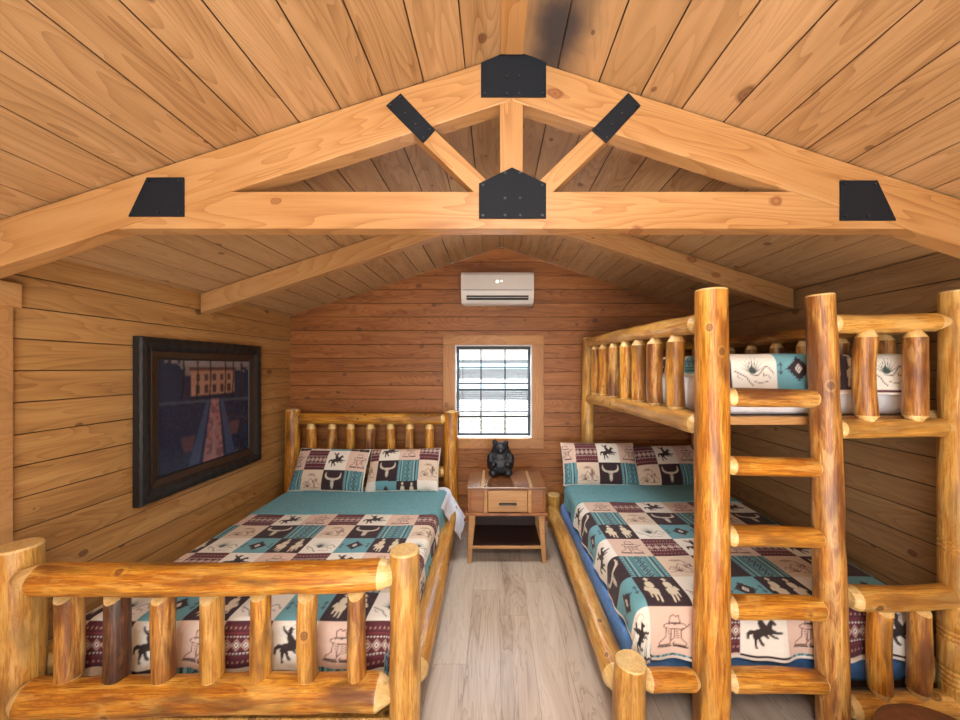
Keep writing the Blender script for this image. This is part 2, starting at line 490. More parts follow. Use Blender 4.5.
def log(name, p0, p1, r0, r1, parent, mat=None, cutmat=None, t0=(0.012, 0.8), t1=(0.012, 0.8), slant1=0.0, slant0=0.0,
        bump=0.07, bend=0.012, seg=22, rings=None, grooves=None, seed=None, facet=True):
    """a peeled log from p0 to p1: uneven radius, slight bend, cut or whittled ends.
    t0/t1 = (length of the end taper, radius left at the very end); slant = how far the cut leans towards the viewer"""
    mat = mat or M['log']
    cutmat = cutmat or M['cut']
    p0, p1 = Vector(p0), Vector(p1)
    d = p1 - p0
    L = d.length
    q = Vector((0, 0, 1)).rotation_difference(d.normalized())
    if abs(d.normalized().z) < 0.999:
        # keep the log's own y near world up/forward for slants; harmless elsewhere
        pass
    sd = seed if seed is not None else random.random() * 100
    zs = set()
    nr = rings or max(10, int(L / 0.035))
    for i in range(nr + 1):
        zs.add(round(L * i / nr, 5))
    for v in (t0[0] * 0.35, t0[0], t0[0] * 1.25, L - t1[0] * 0.35, L - t1[0], L - t1[0] * 1.25):
        if 0 < v < L:
            zs.add(round(v, 5))
    for gz in grooves or ():
        for e in (-0.007, -0.003, 0.003, 0.007):
            zs.add(round(gz + e, 5))
    if slant1:
        q_ = slant1 * 2.3 * r1
        for i in range(40):
            zs.add(round(L - q_ * i / 40, 5))
    zs = sorted(zs)
    bx, by = (random.uniform(-1, 1) * bend, random.uniform(-1, 1) * bend)
    verts, ismat = [], []
    for z in zs:
        t = z / L
        r = r0 + (r1 - r0) * t
        s = 1.0
        if z < t0[0]:
            s = t0[1] + (1 - t0[1]) * math.sin(PI / 2 * z / t0[0]) if not facet else t0[1] + (1 - t0[1]) * z / t0[0]
        if L - z < t1[0]:
            e = (L - z) / t1[0]
            s = min(s, t1[1] + (1 - t1[1]) * (math.sin(PI / 2 * e) if not facet else e))
        gr = 1.0
        for gz in grooves or ():
            if abs(z - gz) < 0.0045:
                gr = 0.93
        cx, cy = bx * math.sin(PI * t), by * math.sin(PI * t)
        for j in range(seg):
            a = 2 * PI * j / seg
            ca, sa = math.cos(a), math.sin(a)
            nb = noise.noise(Vector((ca * 0.9 + sd, sa * 0.9, z * 4.0))) * bump + noise.noise(Vector((ca * 2.4, sa * 2.4 + sd, z * 11.0))) * bump * 0.4
            rr = r * s * gr * (1 + nb)
            x, y, zz = cx + rr * ca, cy + rr * sa, z
            if slant1:
                zl = L + slant1 * (y - r)                # front side (-y) is cut lower
                zz = min(zz, max(zl, 0))
            if slant0:
                zl = slant0 * (r - y) * 1.0
                zz = max(zz, zl)
            verts.append((x, y, zz))
            ismat.append(zz != z)
    nz = len(zs)
    faces, mi = [], []
    for i in range(nz - 1):
        zm = (zs[i] + zs[i + 1]) / 2
        for j in range(seg):
            a, b = i * seg + j, i * seg + (j + 1) % seg
            c, e = (i + 1) * seg + (j + 1) % seg, (i + 1) * seg + j
            faces.append((a, b, c, e))
            cut = (ismat[c] and ismat[e]) or (ismat[a] and ismat[b]) or (facet and (zm < t0[0] or zm > L - t1[0]))
            mi.append(1 if cut else 0)
    faces.append(tuple(range(seg))[::-1])
    mi.append(1)
    faces.append(tuple((nz - 1) * seg + j for j in range(seg)))
    mi.append(1)
    me = mesh_py(name, verts, faces, mi, True)
    for p in me.polygons[-2:]:
        p.use_smooth = False
    return link(name, me, [mat, cutmat], parent, p0, q)


# ------------------------------------------------------------------ the patchwork pattern
TS = 96


class Tile:
    def __init__(self, base):
        n = TS * 3
        self.n = n
        c = (np.arange(n) + 0.5) / n
        self.x, self.y = np.meshgrid(c, c)
        self.rgb = np.empty((n, n, 3))
        self.rgb[:] = base

    def fill(self, mask, col):
        self.rgb[mask] = col

    def poly(self, pts, col):
        x, y = self.x, self.y
        inside = np.zeros(x.shape, bool)
        m = len(pts)
        for i in range(m):
            x0, y0 = pts[i]
            x1, y1 = pts[(i + 1) % m]
            if y0 == y1:
                continue
            cond = ((y0 > y) != (y1 > y)) & (x < (x1 - x0) * (y - y0) / (y1 - y0) + x0)
            inside ^= cond
        self.fill(inside, col)

    def ell(self, cx, cy, rx, ry, col, rot=0.0):
        ca, sa = math.cos(rot), math.sin(rot)
        dx, dy = self.x - cx, self.y - cy
        u, v = (dx * ca + dy * sa) / rx, (-dx * sa + dy * ca) / ry
        self.fill(u * u + v * v < 1, col)

    def line(self, pts, w, col):
        for (x0, y0), (x1, y1) in zip(pts[:-1], pts[1:]):
            dx, dy = x1 - x0, y1 - y0
            l2 = dx * dx + dy * dy + 1e-12
            t = np.clip(((self.x - x0) * dx + (self.y - y0) * dy) / l2, 0, 1)
            self.fill((self.x - x0 - t * dx) ** 2 + (self.y - y0 - t * dy) ** 2 < w * w, col)

    def arc(self, cx, cy, rx, ry, a0, a1, w, col, n=14):
        self.line([(cx + rx * math.cos(a0 + (a1 - a0) * i / n), cy + ry * math.sin(a0 + (a1 - a0) * i / n)) for i in range(n + 1)], w, col)

    def rect(self, x0, x1, y0, y1, col):
        self.fill((self.x > x0) & (self.x < x1) & (self.y > y0) & (self.y < y1), col)

    def done(self):
        n = TS
        return self.rgb.reshape(n, 3, n, 3, 3).mean(axis=(1, 3))


CREAM, DARK, MAROON = (0.80, 0.77, 0.70), (0.036, 0.018, 0.024), (0.105, 0.020, 0.032)
TEAL, PINK, BEIGE, TAN = (0.145, 0.36, 0.42), (0.70, 0.52, 0.43), (0.69, 0.57, 0.45), (0.55, 0.37, 0.30)
INK, RUST, GREEN = (0.035, 0.022, 0.022), (0.16, 0.060, 0.045), (0.045, 0.075, 0.065)


def t_maroon():
    t = Tile(MAROON)
    for y in (0.14, 0.86):
        for i in range(10):
            x = 0.05 + i * 0.1
            t.poly([(x - 0.025, y - 0.02), (x + 0.025, y - 0.02), (x, y + 0.03)], TAN)
    for y in (0.24, 0.76):
        t.rect(0, 1, y - 0.008, y + 0.008, (0.26, 0.05, 0.06))
    for i in range(14):
        x = 0.035 + i * 0.0715
        for y in (0.32, 0.68):
            t.ell(x, y, 0.018, 0.02, CREAM)
    for i in range(5):
        x = 0.1 + i * 0.2
        t.line([(x - 0.1, 0.5), (x, 0.62), (x + 0.1, 0.5), (x, 0.38), (x - 0.1, 0.5)], 0.012, TAN)
        t.line([(x - 0.045, 0.5), (x, 0.555), (x + 0.045, 0.5), (x, 0.445), (x - 0.045, 0.5)], 0.012, CREAM)
    t.rect(0, 1, 0.04, 0.06, DARK)
    t.rect(0, 1, 0.94, 0.96, DARK)
    return t.done()


def t_horse():
    t = Tile(CREAM)
    t.arc(0.62, 0.84, 0.2, 0.08, 0, 2 * PI, 0.006, TAN, 20)
    t.line([(0.33, 0.88), (0.45, 0.86)], 0.006, TAN)
    t.poly([(0.24, 0.40), (0.30, 0.53), (0.42, 0.56), (0.55, 0.60), (0.62, 0.70), (0.68, 0.76), (0.71, 0.73), (0.78, 0.66), (0.77, 0.62),
            (0.69, 0.63), (0.68, 0.55), (0.78, 0.50), (0.90, 0.49), (0.90, 0.45), (0.76, 0.44), (0.64, 0.45), (0.52, 0.40), (0.40, 0.38),
            (0.34, 0.33), (0.32, 0.20), (0.35, 0.15), (0.29, 0.14), (0.28, 0.22), (0.27, 0.33)], INK)
    t.poly([(0.30, 0.52), (0.20, 0.53), (0.12, 0.46), (0.12, 0.33), (0.17, 0.32), (0.18, 0.42), (0.27, 0.44)], INK)
    t.poly([(0.32, 0.42), (0.42, 0.38), (0.44, 0.30), (0.50, 0.22), (0.48, 0.19), (0.42, 0.21), (0.37, 0.31)], INK)
    t.poly([(0.62, 0.48), (0.70, 0.42), (0.80, 0.38), (0.79, 0.35), (0.68, 0.37), (0.57, 0.44)], INK)
    t.poly([(0.42, 0.53), (0.37, 0.66), (0.40, 0.75), (0.48, 0.73), (0.56, 0.62), (0.56, 0.55)], INK)
    t.poly([(0.39, 0.70), (0.29, 0.80), (0.25, 0.89), (0.28, 0.90), (0.33, 0.83), (0.43, 0.75)], INK)
    t.ell(0.45, 0.78, 0.042, 0.05, INK)
    t.ell(0.45, 0.815, 0.085, 0.018, INK, 0.25)
    t.ell(0.45, 0.84, 0.04, 0.035, INK)
    t.poly([(0.48, 0.56), (0.55, 0.44), (0.62, 0.36), (0.58, 0.34), (0.49, 0.40), (0.44, 0.52)], INK)
    return t.done()


def t_cowboy():
    t = Tile(PINK)
    w = 0.010
    t.arc(0.55, 0.60, 0.25, 0.07, 0, 2 * PI, w, RUST, 20)
    t.line([(0.42, 0.63), (0.44, 0.80), (0.52, 0.84), (0.57, 0.80), (0.63, 0.83), (0.67, 0.64)], w, RUST)
    t.line([(0.43, 0.67), (0.55, 0.64), (0.67, 0.67)], w * 1.5, INK)
    t.line([(0.36, 0.55), (0.34, 0.36), (0.20, 0.26), (0.18, 0.20), (0.44, 0.20), (0.46, 0.28), (0.48, 0.54)], w, RUST)
    t.line([(0.54, 0.53), (0.54, 0.34), (0.46, 0.26)], w, RUST)
    t.line([(0.54, 0.24), (0.50, 0.19), (0.76, 0.19), (0.78, 0.25), (0.68, 0.34), (0.68, 0.54)], w, RUST)
    t.line([(0.16, 0.17), (0.46, 0.16)], w * 1.7, INK)
    t.line([(0.52, 0.16), (0.80, 0.165)], w * 1.7, INK)
    for i in range(4):
        t.line([(0.38 + i * 0.02, 0.50 - i * 0.06), (0.45, 0.47 - i * 0.06)], w * 0.8, RUST)
        t.line([(0.57, 0.48 - i * 0.05), (0.65, 0.50 - i * 0.05)], w * 0.8, RUST)
    t.line([(0.68, 0.5), (0.84, 0.62), (0.88, 0.66)], w, RUST)
    return t.done()


def cactus(t, cx, y0, h, w, col):
    t.line([(cx - w, y0), (cx - w, y0 + h - w)], 0.008, col)
    t.line([(cx + w, y0), (cx + w, y0 + h - w)], 0.008, col)
    t.arc(cx, y0 + h - w, w, w, 0, PI, 0.008, col, 8)
    for s, yy in ((-1, 0.35), (1, 0.5)):
        t.line([(cx + s * w, y0 + h * yy), (cx + s * 3 * w, y0 + h * yy + 0.02), (cx + s * 3 * w, y0 + h * (yy + 0.28))], 0.016, col)
    t.line([(cx, y0), (cx, y0 + h - w)], 0.005, col)


def t_beige():
    t = Tile(BEIGE)
    w = 0.009
    t.line([(0.08, 0.30), (0.2, 0.46), (0.3, 0.40), (0.45, 0.60), (0.58, 0.45), (0.7, 0.56), (0.84, 0.36), (0.92, 0.34)], w, RUST)
    t.line([(0.08, 0.20), (0.3, 0.24), (0.6, 0.18), (0.92, 0.22)], w, RUST)
    for i in range(7):
        a = PI * (0.15 + 0.7 * i / 6)
        t.line([(0.34, 0.22), (0.34 + 0.2 * math.cos(a), 0.22 + 0.24 * math.sin(a))], w, RUST)
    cactus(t, 0.66, 0.22, 0.48, 0.03, RUST)
    for i in range(5):
        t.arc(0.46, 0.70, 0.05 + 0.035 * i, 0.03 + 0.02 * i, 0.2, PI - 0.2, 0.006, RUST)
    return t.done()


def t_skull():
    t = Tile(DARK)
    c = (0.62, 0.56, 0.46)
    t.poly([(0.42, 0.62), (0.58, 0.62), (0.60, 0.52), (0.57, 0.40), (0.56, 0.24), (0.53, 0.18), (0.47, 0.18), (0.44, 0.24), (0.43, 0.40), (0.40, 0.52)], c)
    for s in (1, -1):
        p = [(0.06, 0.62), (0.16, 0.625), (0.27, 0.68), (0.325, 0.78), (0.33, 0.90), (0.355, 0.88), (0.39, 0.76), (0.36, 0.64), (0.27, 0.57), (0.14, 0.54), (0.06, 0.55)]
        t.poly([(0.5 + s * x, y) for x, y in p], c)
        t.ell(0.5 + s * 0.055, 0.48, 0.020, 0.035, DARK)
        t.ell(0.5 + s * 0.02, 0.23, 0.010, 0.03, DARK)
    return t.done()


def t_stripe():
    t = Tile(TEAL)
    d2 = (0.045, 0.15, 0.17)
    pale = (0.33, 0.50, 0.48)
    for x0, x1, c in ((0.12, 0.17, DARK), (0.20, 0.23, pale), (0.26, 0.31, d2), (0.34, 0.36, DARK), (0.64, 0.66, DARK), (0.69, 0.74, d2), (0.77, 0.80, pale), (0.83, 0.88, DARK)):
        t.rect(x0, x1, 0, 1, c)
    for i in range(12):
        y = 0.04 + i * 0.083
        t.poly([(0, y), (0.09, y + 0.02), (0, y + 0.045)], DARK)
        t.poly([(1, y), (0.91, y + 0.02), (1, y + 0.045)], DARK)
    for i in range(5):
        y = 0.1 + i * 0.2
        t.line([(0.5, y - 0.1), (0.60, y), (0.5, y + 0.1), (0.40, y), (0.5, y - 0.1)], 0.015, DARK)
        t.ell(0.5, y, 0.03, 0.035, DARK)
    return t.done()


def t_cactus():
    t = Tile(CREAM)
    for i in range(9):
        a = PI * (0.14 + 0.72 * i / 8)
        l = 0.36 - 0.05 * abs(i - 4) / 4
        x1, y1 = 0.46 + l * math.cos(a) * 1.0, 0.38 + l * math.sin(a) * 1.25
        nx, ny = -math.sin(a) * 0.02, math.cos(a) * 0.02
        t.poly([(0.46 - nx, 0.38 - ny), (0.46 + nx, 0.38 + ny), (x1, y1)], GREEN)
    t.line([(0.06, 0.44), (0.2, 0.36), (0.3, 0.30), (0.36, 0.18), (0.44, 0.10)], 0.011, INK)
    t.line([(0.40, 0.36), (0.58, 0.34), (0.66, 0.42), (0.76, 0.56), (0.84, 0.52), (0.94, 0.38)], 0.010, INK)
    t.line([(0.70, 0.42), (0.72, 0.32), (0.80, 0.36), (0.86, 0.28)], 0.008, RUST)
    t.line([(0.1, 0.36), (0.14, 0.28), (0.2, 0.26)], 0.008, RUST)
    t.line([(0.48, 0.20), (0.62, 0.16), (0.80, 0.20)], 0.008, RUST)
    return t.done()


def t_medal():
    t = Tile(TEAL)
    q = 0.052
    for i in range(-4, 5):
        hh = 5 - abs(i)
        t.rect(0.5 + (i - 0.5) * q, 0.5 + (i + 0.5) * q, 0.5 - (hh - 0.5) * q * 1.25, 0.5 + (hh - 0.5) * q * 1.25, DARK)
        t.rect(0.5 - (hh - 0.2) * q * 1.15, 0.5 + (hh - 0.2) * q * 1.15, 0.5 + (i - 0.35) * q, 0.5 + (i + 0.2) * q, DARK)
    t.poly([(0.5, 0.62), (0.58, 0.5), (0.5, 0.38), (0.42, 0.5)], MAROON)
    t.line([(0.5, 0.59), (0.56, 0.5), (0.5, 0.41), (0.44, 0.5), (0.5, 0.59)], 0.014, CREAM)
    t.ell(0.5, 0.5, 0.022, 0.03, CREAM)
    for s in (-1, 1):
        x = 0.5 + s * 0.40
        t.line([(x, 0.36), (x, 0.64)], 0.012, DARK)
        t.line([(x - 0.05, 0.43), (x, 0.38), (x + 0.05, 0.43)], 0.010, DARK)
        t.line([(x - 0.05, 0.57), (x, 0.62), (x + 0.05, 0.57)], 0.010, DARK)
    return t.done()


def t_riders():
    t = Tile(DARK)
    c = (0.70, 0.62, 0.48)
    for ox, s, fl in ((0.29, 1.0, 1), (0.72, 0.97, -1)):
        def P(pts):
            t.poly([(ox + fl * (x - 0.5) * 0.56 * s, 0.06 + y * 0.84 * s) for x, y in pts], c)
        t.ell(ox, 0.845 * s, 0.034, 0.046, c)
        t.ell(ox, 0.885 * s, 0.080, 0.016, c, 0.1 * fl)
        t.ell(ox, 0.918 * s, 0.036, 0.030, c)
        P([(0.38, 0.86), (0.62, 0.86), (0.68, 0.74), (0.66, 0.60), (0.60, 0.60), (0.58, 0.52), (0.42, 0.52), (0.40, 0.60), (0.34, 0.60), (0.32, 0.74)])
        P([(0.22, 0.60), (0.27, 0.66), (0.36, 0.58), (0.64, 0.56), (0.74, 0.48), (0.72, 0.34), (0.68, 0.26), (0.67, 0.03), (0.60, 0.02), (0.59, 0.24),
           (0.55, 0.27), (0.52, 0.25), (0.50, 0.06), (0.43, 0.06), (0.43, 0.27), (0.36, 0.30), (0.33, 0.16), (0.27, 0.17), (0.29, 0.36), (0.26, 0.44), (0.17, 0.44), (0.15, 0.50)])
    return t.done()


TILES = [[t_maroon(), t_horse(), t_cowboy()], [t_beige(), t_skull(), t_stripe()], [t_cactus(), t_medal(), t_riders()]]
TARR = np.array(TILES)                                   # row, column, y, x, rgb


def pattern(u, v):
    """u counts squares across (0 = left edge of a maroon square), v counts rows from the head down (row 0 = maroon row)"""
    ci = np.mod(np.floor(u).astype(int), 3)
    ri = np.mod(np.floor(v).astype(int), 3)
    fx = (u - np.floor(u)) * TS - 0.5
    fy = (1 - (v - np.floor(v))) * TS - 0.5
    x0 = np.clip(np.floor(fx).astype(int), 0, TS - 1)
    y0 = np.clip(np.floor(fy).astype(int), 0, TS - 1)
    x1 = np.clip(x0 + 1, 0, TS - 1)
    y1 = np.clip(y0 + 1, 0, TS - 1)
    wx = np.clip(fx - x0, 0, 1)[..., None]
    wy = np.clip(fy - y0, 0, 1)[..., None]
    return ((TARR[ri, ci, y0, x0] * (1 - wx) + TARR[ri, ci, y0, x1] * wx) * (1 - wy)
            + (TARR[ri, ci, y1, x0] * (1 - wx) + TARR[ri, ci, y1, x1] * wx) * wy)


def grid_mesh(name, P, colors=None, flip=False):
    """P: (rows, cols, 3) array of points"""
    r, c = P.shape[:2]
    me = bpy.data.meshes.new(name)
    me.vertices.add(r * c)
    me.vertices.foreach_set('co', P.reshape(-1).astype(np.float32))
    i = np.arange(r * c).reshape(r, c)
    q = np.stack([i[:-1, :-1], i[:-1, 1:], i[1:, 1:], i[1:, :-1]], -1).reshape(-1, 4)
    if flip:
        q = q[:, ::-1]
    nf = len(q)
    me.loops.add(nf * 4)
    me.loops.foreach_set('vertex_index', q.reshape(-1).astype(np.int32))
    me.polygons.add(nf)
    me.polygons.foreach_set('loop_start', np.arange(0, nf * 4, 4, dtype=np.int32))
    me.polygons.foreach_set('loop_total', np.full(nf, 4, dtype=np.int32))
    me.polygons.foreach_set('use_smooth', np.ones(nf, bool))
    me.update(calc_edges=True)
    me.validate()
    if colors is not None:
        a = me.color_attributes.new('pattern', 'FLOAT_COLOR', 'POINT')
        rgba = np.concatenate([colors.reshape(-1, 3), np.ones((r * c, 1))], 1)
        a.data.foreach_set('color', rgba.reshape(-1).astype(np.float32))
    return me


def wob(x, y, s):
    return (np.sin(x * 7.1 + s) * np.cos(y * 5.3 + s * 2.1) + 0.6 * np.sin(x * 13.7 - y * 11.1 + s * 1.7) + 0.4 * np.cos(x * 23.0 + y * 19.0 + s)) / 2.0


def drape(X, Yv, x0, x1, y0, y1, z, r=0.05, flare=0.10, s=0.0, wave=0.011, amp=0.004, maxdrop=None):
    """cloth lying on the top x0..x1, y0..y1 at height z, hanging over the edges; X, Yv measured along the cloth"""
    ou = np.where(X < x0, X - x0, np.where(X > x1, X - x1, 0.0))
    ov = np.where(Yv < y0, Yv - y0, np.where(Yv > y1, Yv - y1, 0.0))
    d = np.hypot(ou, ov) + 1e-9
    du, dv = ou / d, ov / d
    ang = np.minimum(d / r, PI / 2)
    rest = np.maximum(0, d - r * PI / 2)
    hor = r * np.sin(ang) + flare * rest
    dn = r * (1 - np.cos(ang)) + rest
    if maxdrop is not None:
        dn = np.minimum(dn, maxdrop)
    t = np.clip(rest / 0.15, 0, 1)
    phase = X * 19 * np.abs(dv) + Yv * 19 * np.abs(du)
    hor = hor + wave * t * (np.sin(phase + s) + 0.5 * np.sin(phase * 2.3 + s * 3))
    top = (d < 1e-6)
    zz = z - dn + amp * wob(X, Yv, s) * np.where(dn > 0.02, 0.3, 1.0)
    return np.stack([np.clip(X, x0, x1) + du * hor, np.clip(Yv, y0, y1) + dv * hor, zz], -1)


def thicken(o, th, mats):
    for m in mats:
        o.data.materials.append(m)
    s = o.modifiers.new('thickness', 'SOLIDIFY')
    s.thickness = th
    s.offset = -1
    s.material_offset = 1
    s.material_offset_rim = 2 if len(mats) > 1 else 1


# ------------------------------------------------------------------ THE SETTING
def wall_mesh(name, mat, courses_from, w, z_top, spans, depth_axis, sign, holes=(), plane=0.0, extra_levels=()):
    """board wall with V-grooves. spans(z) -> (a0,a1) extent along the wall. depth_axis 0: wall faces +/-X, 1: faces +/-Y.  sign: direction of the room"""
    bm = bmesh.new()
    gset = 0.004
    lv = []
    z = courses_from
    while z < z_top:
        lv += [(z, gset * 1.2), (z + gset, 0.0), (z + w - gset, 0.0), (z + w - 1e-4, gset * 1.2)]
        z += w
    lv = [(zz, d) for zz, d in lv if 0 <= zz <= z_top]
    lv = [(0.0, 0.0)] + [l for l in lv if l[0] > 0.001] + [(z_top, 0.0)]
    for e in extra_levels:
        lv.append((e, 0.0))
    for h in holes:
        lv += [(h[2], 0.0), (h[3], 0.0)]
    lv.sort()

    def V(a, z, d):
        p = plane - sign * d
        return bm.verts.new((p, a, z) if depth_axis == 0 else (a, p, z))
    for (z0, d0), (z1, d1) in zip(lv[:-1], lv[1:]):
        if z1 - z0 < 5e-5:
            continue
        a00, a01 = spans(z0)
        a10, a11 = spans(z1)
        cuts = [(0, 1)]
        segs = [(a00, a01, a10, a11)]
        for h in holes:
            if h[2] - 1e-6 <= z0 and z1 <= h[3] + 1e-6:
                segs = [(a00, h[0], a10, h[0]), (h[1], a01, h[1], a11)]
        for s in segs:
            bm.faces.new((V(s[0], z0, d0), V(s[1], z0, d0), V(s[3], z1, d1), V(s[2], z1, d1)))
    bmesh.ops.remove_doubles(bm, verts=bm.verts[:], dist=1e-5)
    bm.normal_update()
    for f in bm.faces:
        n = f.normal[depth_axis]
        if n * sign < 0:
            f.normal_flip()
    me = bpy.data.meshes.new(name)
    bm.to_mesh(me)
    bm.free()
    return tag(link(name, me, mat), kind='structure')


def gable(z):
    x0, x1 = XL, XR
    if z > ceil_z(XL):
        x0 = RX - (RZ - z) / SL
    if z > ceil_z(XR):
        x1 = RX + (RZ - z) / SL
    return min(x0, RX), max(x1, RX)


WX0, WX1, WZ0, WZ1 = sX(455, YB), sX(532, YB), sZ(438, YB), sZ(345, YB)
wall_mesh('wall_back', M['wall_back'], 1.746 - 0.1465 * 12, 0.1465, RZ, gable, 1, -1, holes=[(WX0, WX1, WZ0, WZ1)], plane=YB,
          extra_levels=(ceil_z(XL), ceil_z(XR)))
wall_mesh('wall_left', M['wall_side'], 1.78 - 0.147 * 13, 0.147, ceil_z(XL), lambda z: (YR, YB), 0, 1, plane=XL)
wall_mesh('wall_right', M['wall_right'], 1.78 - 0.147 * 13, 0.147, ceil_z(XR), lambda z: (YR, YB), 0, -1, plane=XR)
# rear wall behind the viewer, with the wide doorway the daylight comes through
DX0, DX1, DZ = -1.2, 1.2, 2.1
wall_mesh('wall_rear', M['wall_side'], 1.746 - 0.1465 * 12, 0.1465, RZ, gable, 1, 1, holes=[(DX0, DX1, 0.0, DZ)], plane=YR,
          extra_levels=(ceil_z(XL), ceil_z(XR)))
fl = mesh_py('floor', [(XL, YR, 0), (XR, YR, 0), (XR, YB, 0), (XL, YB, 0)], [(0, 1, 2, 3)])
tag(link('floor', fl, M['floor']), kind='structure')


def ceiling(name, sgn, mat):
    """one roof slope: own X runs from the ridge down the slope, own Y along the room"""
    xe = XR if sgn > 0 else XL
    run = abs(xe - RX)
    Ls = run * math.sqrt(1 + SL * SL)
    bm = bmesh.new()
    w, off, gs = 0.178, 0.02, 0.0035
    lv = [(0.0, 0.0)]
    a = off - w
    while a < Ls:
        for q, d in ((a, 0.006), (a + gs, 0), (a + w - gs, 0), (a + w - 1e-4, 0.006)):
            if 0 < q < Ls:
                lv.append((q, d))
        a += w
    lv.append((Ls, 0.0))
    lv.sort()
    V = lambda a, y, d: bm.verts.new((a, y, d))
    for (a0, d0), (a1, d1) in zip(lv[:-1], lv[1:]):
        bm.faces.new((V(a0, YR, d0), V(a0, YB, d0), V(a1, YB, d1), V(a1, YR, d1)))
    bmesh.ops.remove_doubles(bm, verts=bm.verts[:], dist=1e-5)
    me = bpy.data.meshes.new(name)
    bm.to_mesh(me)
    bm.free()
    ex = Vector((sgn, 0, -SL)).normalized()
    ez = Vector((sgn * SL, 0, 1)).normalized()
    ey = ez.cross(ex)
    o = link(name, me, mat)
    # mirrored slope keeps a right-handed frame by turning its own Y round
    o.matrix_world = Matrix(((ex.x, ey.x, ez.x, RX), (ex.y, ey.y, ez.y, 0), (ex.z, ey.z, ez.z, RZ), (0, 0, 0, 1)))
    if ey.y < 0:
        for v in me.vertices:
            v.co.y = -v.co.y
    return tag(o, kind='structure')


M['ceil_r'] = plank_mat('pine_ceiling_boards_with_dark_patch', 1, 0, 0.178, 0.02, CPAL, tint=0.16, kscale=2.6, vary=(0.50, 0.31, 0.15),
                        dark_patch=((1.34, 0.17, 0.40, 0.19), (0.028, 0.034, 0.048), 0.95))  # soft dark blue-grey patch with a noisy edge, close to the ridge
ceiling('ceiling_left', -1, M['ceil'])
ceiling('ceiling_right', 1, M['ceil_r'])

# ---- window in the back wall
win = bpy.data.objects.new('window_1', None)
COL.objects.link(win)
win.location = ((WX0 + WX1) / 2, YB, WZ0)
tag(win, kind='structure')


def frame_mesh(name, x0, x1, z0, z1, t, y0, y1, mat, parent, bev=0.003):
    bm = bmesh.new()
    c = Vector(((x0 + x1) / 2, (y0 + y1) / 2, (z0 + z1) / 2))
    for b in ((x0, x1, z1 - t, z1), (x0, x1, z0, z0 + t), (x0, x0 + t, z0 + t, z1 - t), (x1 - t, x1, z0 + t, z1 - t)):
        bm_box(bm, b[0] - c.x, b[1] - c.x, y0 - c.y, y1 - c.y, b[2] - c.z, b[3] - c.z)
    me = bpy.data.meshes.new(name)
    bm.to_mesh(me)
    bm.free()
    return link(name, me, mat, parent, c)


frame_mesh('window_lining', WX0, WX1, WZ0, WZ1, 0.012, YB - 0.004, YB + 0.12, M['vinyl'], win)
frame_mesh('window_sash', WX0 + 0.012, WX1 - 0.012, WZ0 + 0.012, WZ1 - 0.012, 0.026, YB + 0.07, YB + 0.105, M['black_metal'], win)
YM = YB + 0.085
mb = bmesh.new()
for px in (481, 505):
    x = sX(px, YM)
    bm_box(mb, x - 0.008, x + 0.008, YM - 0.008, YM + 0.008, WZ0 + 0.03, WZ1 - 0.03)
for py, t in ((367.5, 0.006), (383.5, 0.009), (389.7, 0.011), (411.7, 0.006)):
    z = sZ(py, YM)
    bm_box(mb, WX0 + 0.03, WX1 - 0.03, YM - 0.008, YM + 0.008, z - t, z + t)
me = bpy.data.meshes.new('muntin')
mb.to_mesh(me)
mb.free()
link('muntin', me, M['black_metal'], win)
box('pane', WX0 + 0.03, WX1 - 0.03, YB + 0.094, YB + 0.098, WZ0 + 0.03, WZ1 - 0.03, M['glass'], win, 0)
# casing boards round the window
CW = 0.125
for i, b in enumerate(((WX0 - CW, WX1 + CW, WZ1, WZ1 + 0.105), (WX0 - CW, WX1 + CW, WZ0 - 0.11, WZ0), (WX0 - CW, WX0, WZ0, WZ1), (WX1, WX1 + CW, WZ0, WZ1))):
    o = box('trim_%d' % (i + 1), b[0], b[1], YB - 0.022, YB + 0.002, b[2], b[3], M['redtrim'], None, 0.003)
    if b[3] - b[2] > b[1] - b[0]:
        o.rotation_mode = 'XYZ'
        for v in o.data.vertices:
            v.co = Vector((v.co.z, v.co.y, -v.co.x))
        o.rotation_euler = (0, -PI / 2, 0)
    tag(o, kind='structure')
# door casing on the left wall, at the edge of the picture
o = box('trim_5', XL - 0.002, XL + 0.024, 1.48, 1.62, 0.0, 1.92, M['trimwood'], None, 0.003)
tag(o, kind='structure')
o = box('trim_6', XL - 0.002, XL + 0.028, 0.50, 1.647, 1.92, 2.03, M['trimwood'], None, 0.003)
tag(o, kind='structure')

# blind
YBL = YB + 0.03
bl = empty('window_blind', ((WX0 + WX1) / 2, YBL, sZ(416, YBL)), 'white slatted blind let down over most of the back window', 'blind')
BX0, BX1 = WX0 + 0.018, WX1 - 0.018
zb = sZ(416.5, YBL)
box('headrail', BX0, BX1, YBL - 0.02, YBL + 0.02, WZ1 - 0.045, WZ1 - 0.014, M['black_metal'], bl, 0.003)
sb = bmesh.new()
z = zb + 0.035
nsl = 0
while z < WZ1 - 0.05:
    bm_box(sb, BX0 + 0.004, BX1 - 0.004, YBL - 0.012, YBL + 0.012, z - 0.0008, z + 0.0008)
    z += 0.024
me = bpy.data.meshes.new('slats')
sb.to_mesh(me)
sb.free()
link('slats', me, M['slat'], bl)
box('bottom_rail', BX0, BX1, YBL - 0.013, YBL + 0.013, zb - 0.010, zb + 0.010, M['black_metal'], bl, 0.003)
for px in (462.5,):
    x = sX(px, YBL)
    box('cord', x - 0.002, x + 0.002, YBL - 0.018, YBL - 0.014, zb - 0.01, WZ1 - 0.04, M['black_metal'], bl, 0)

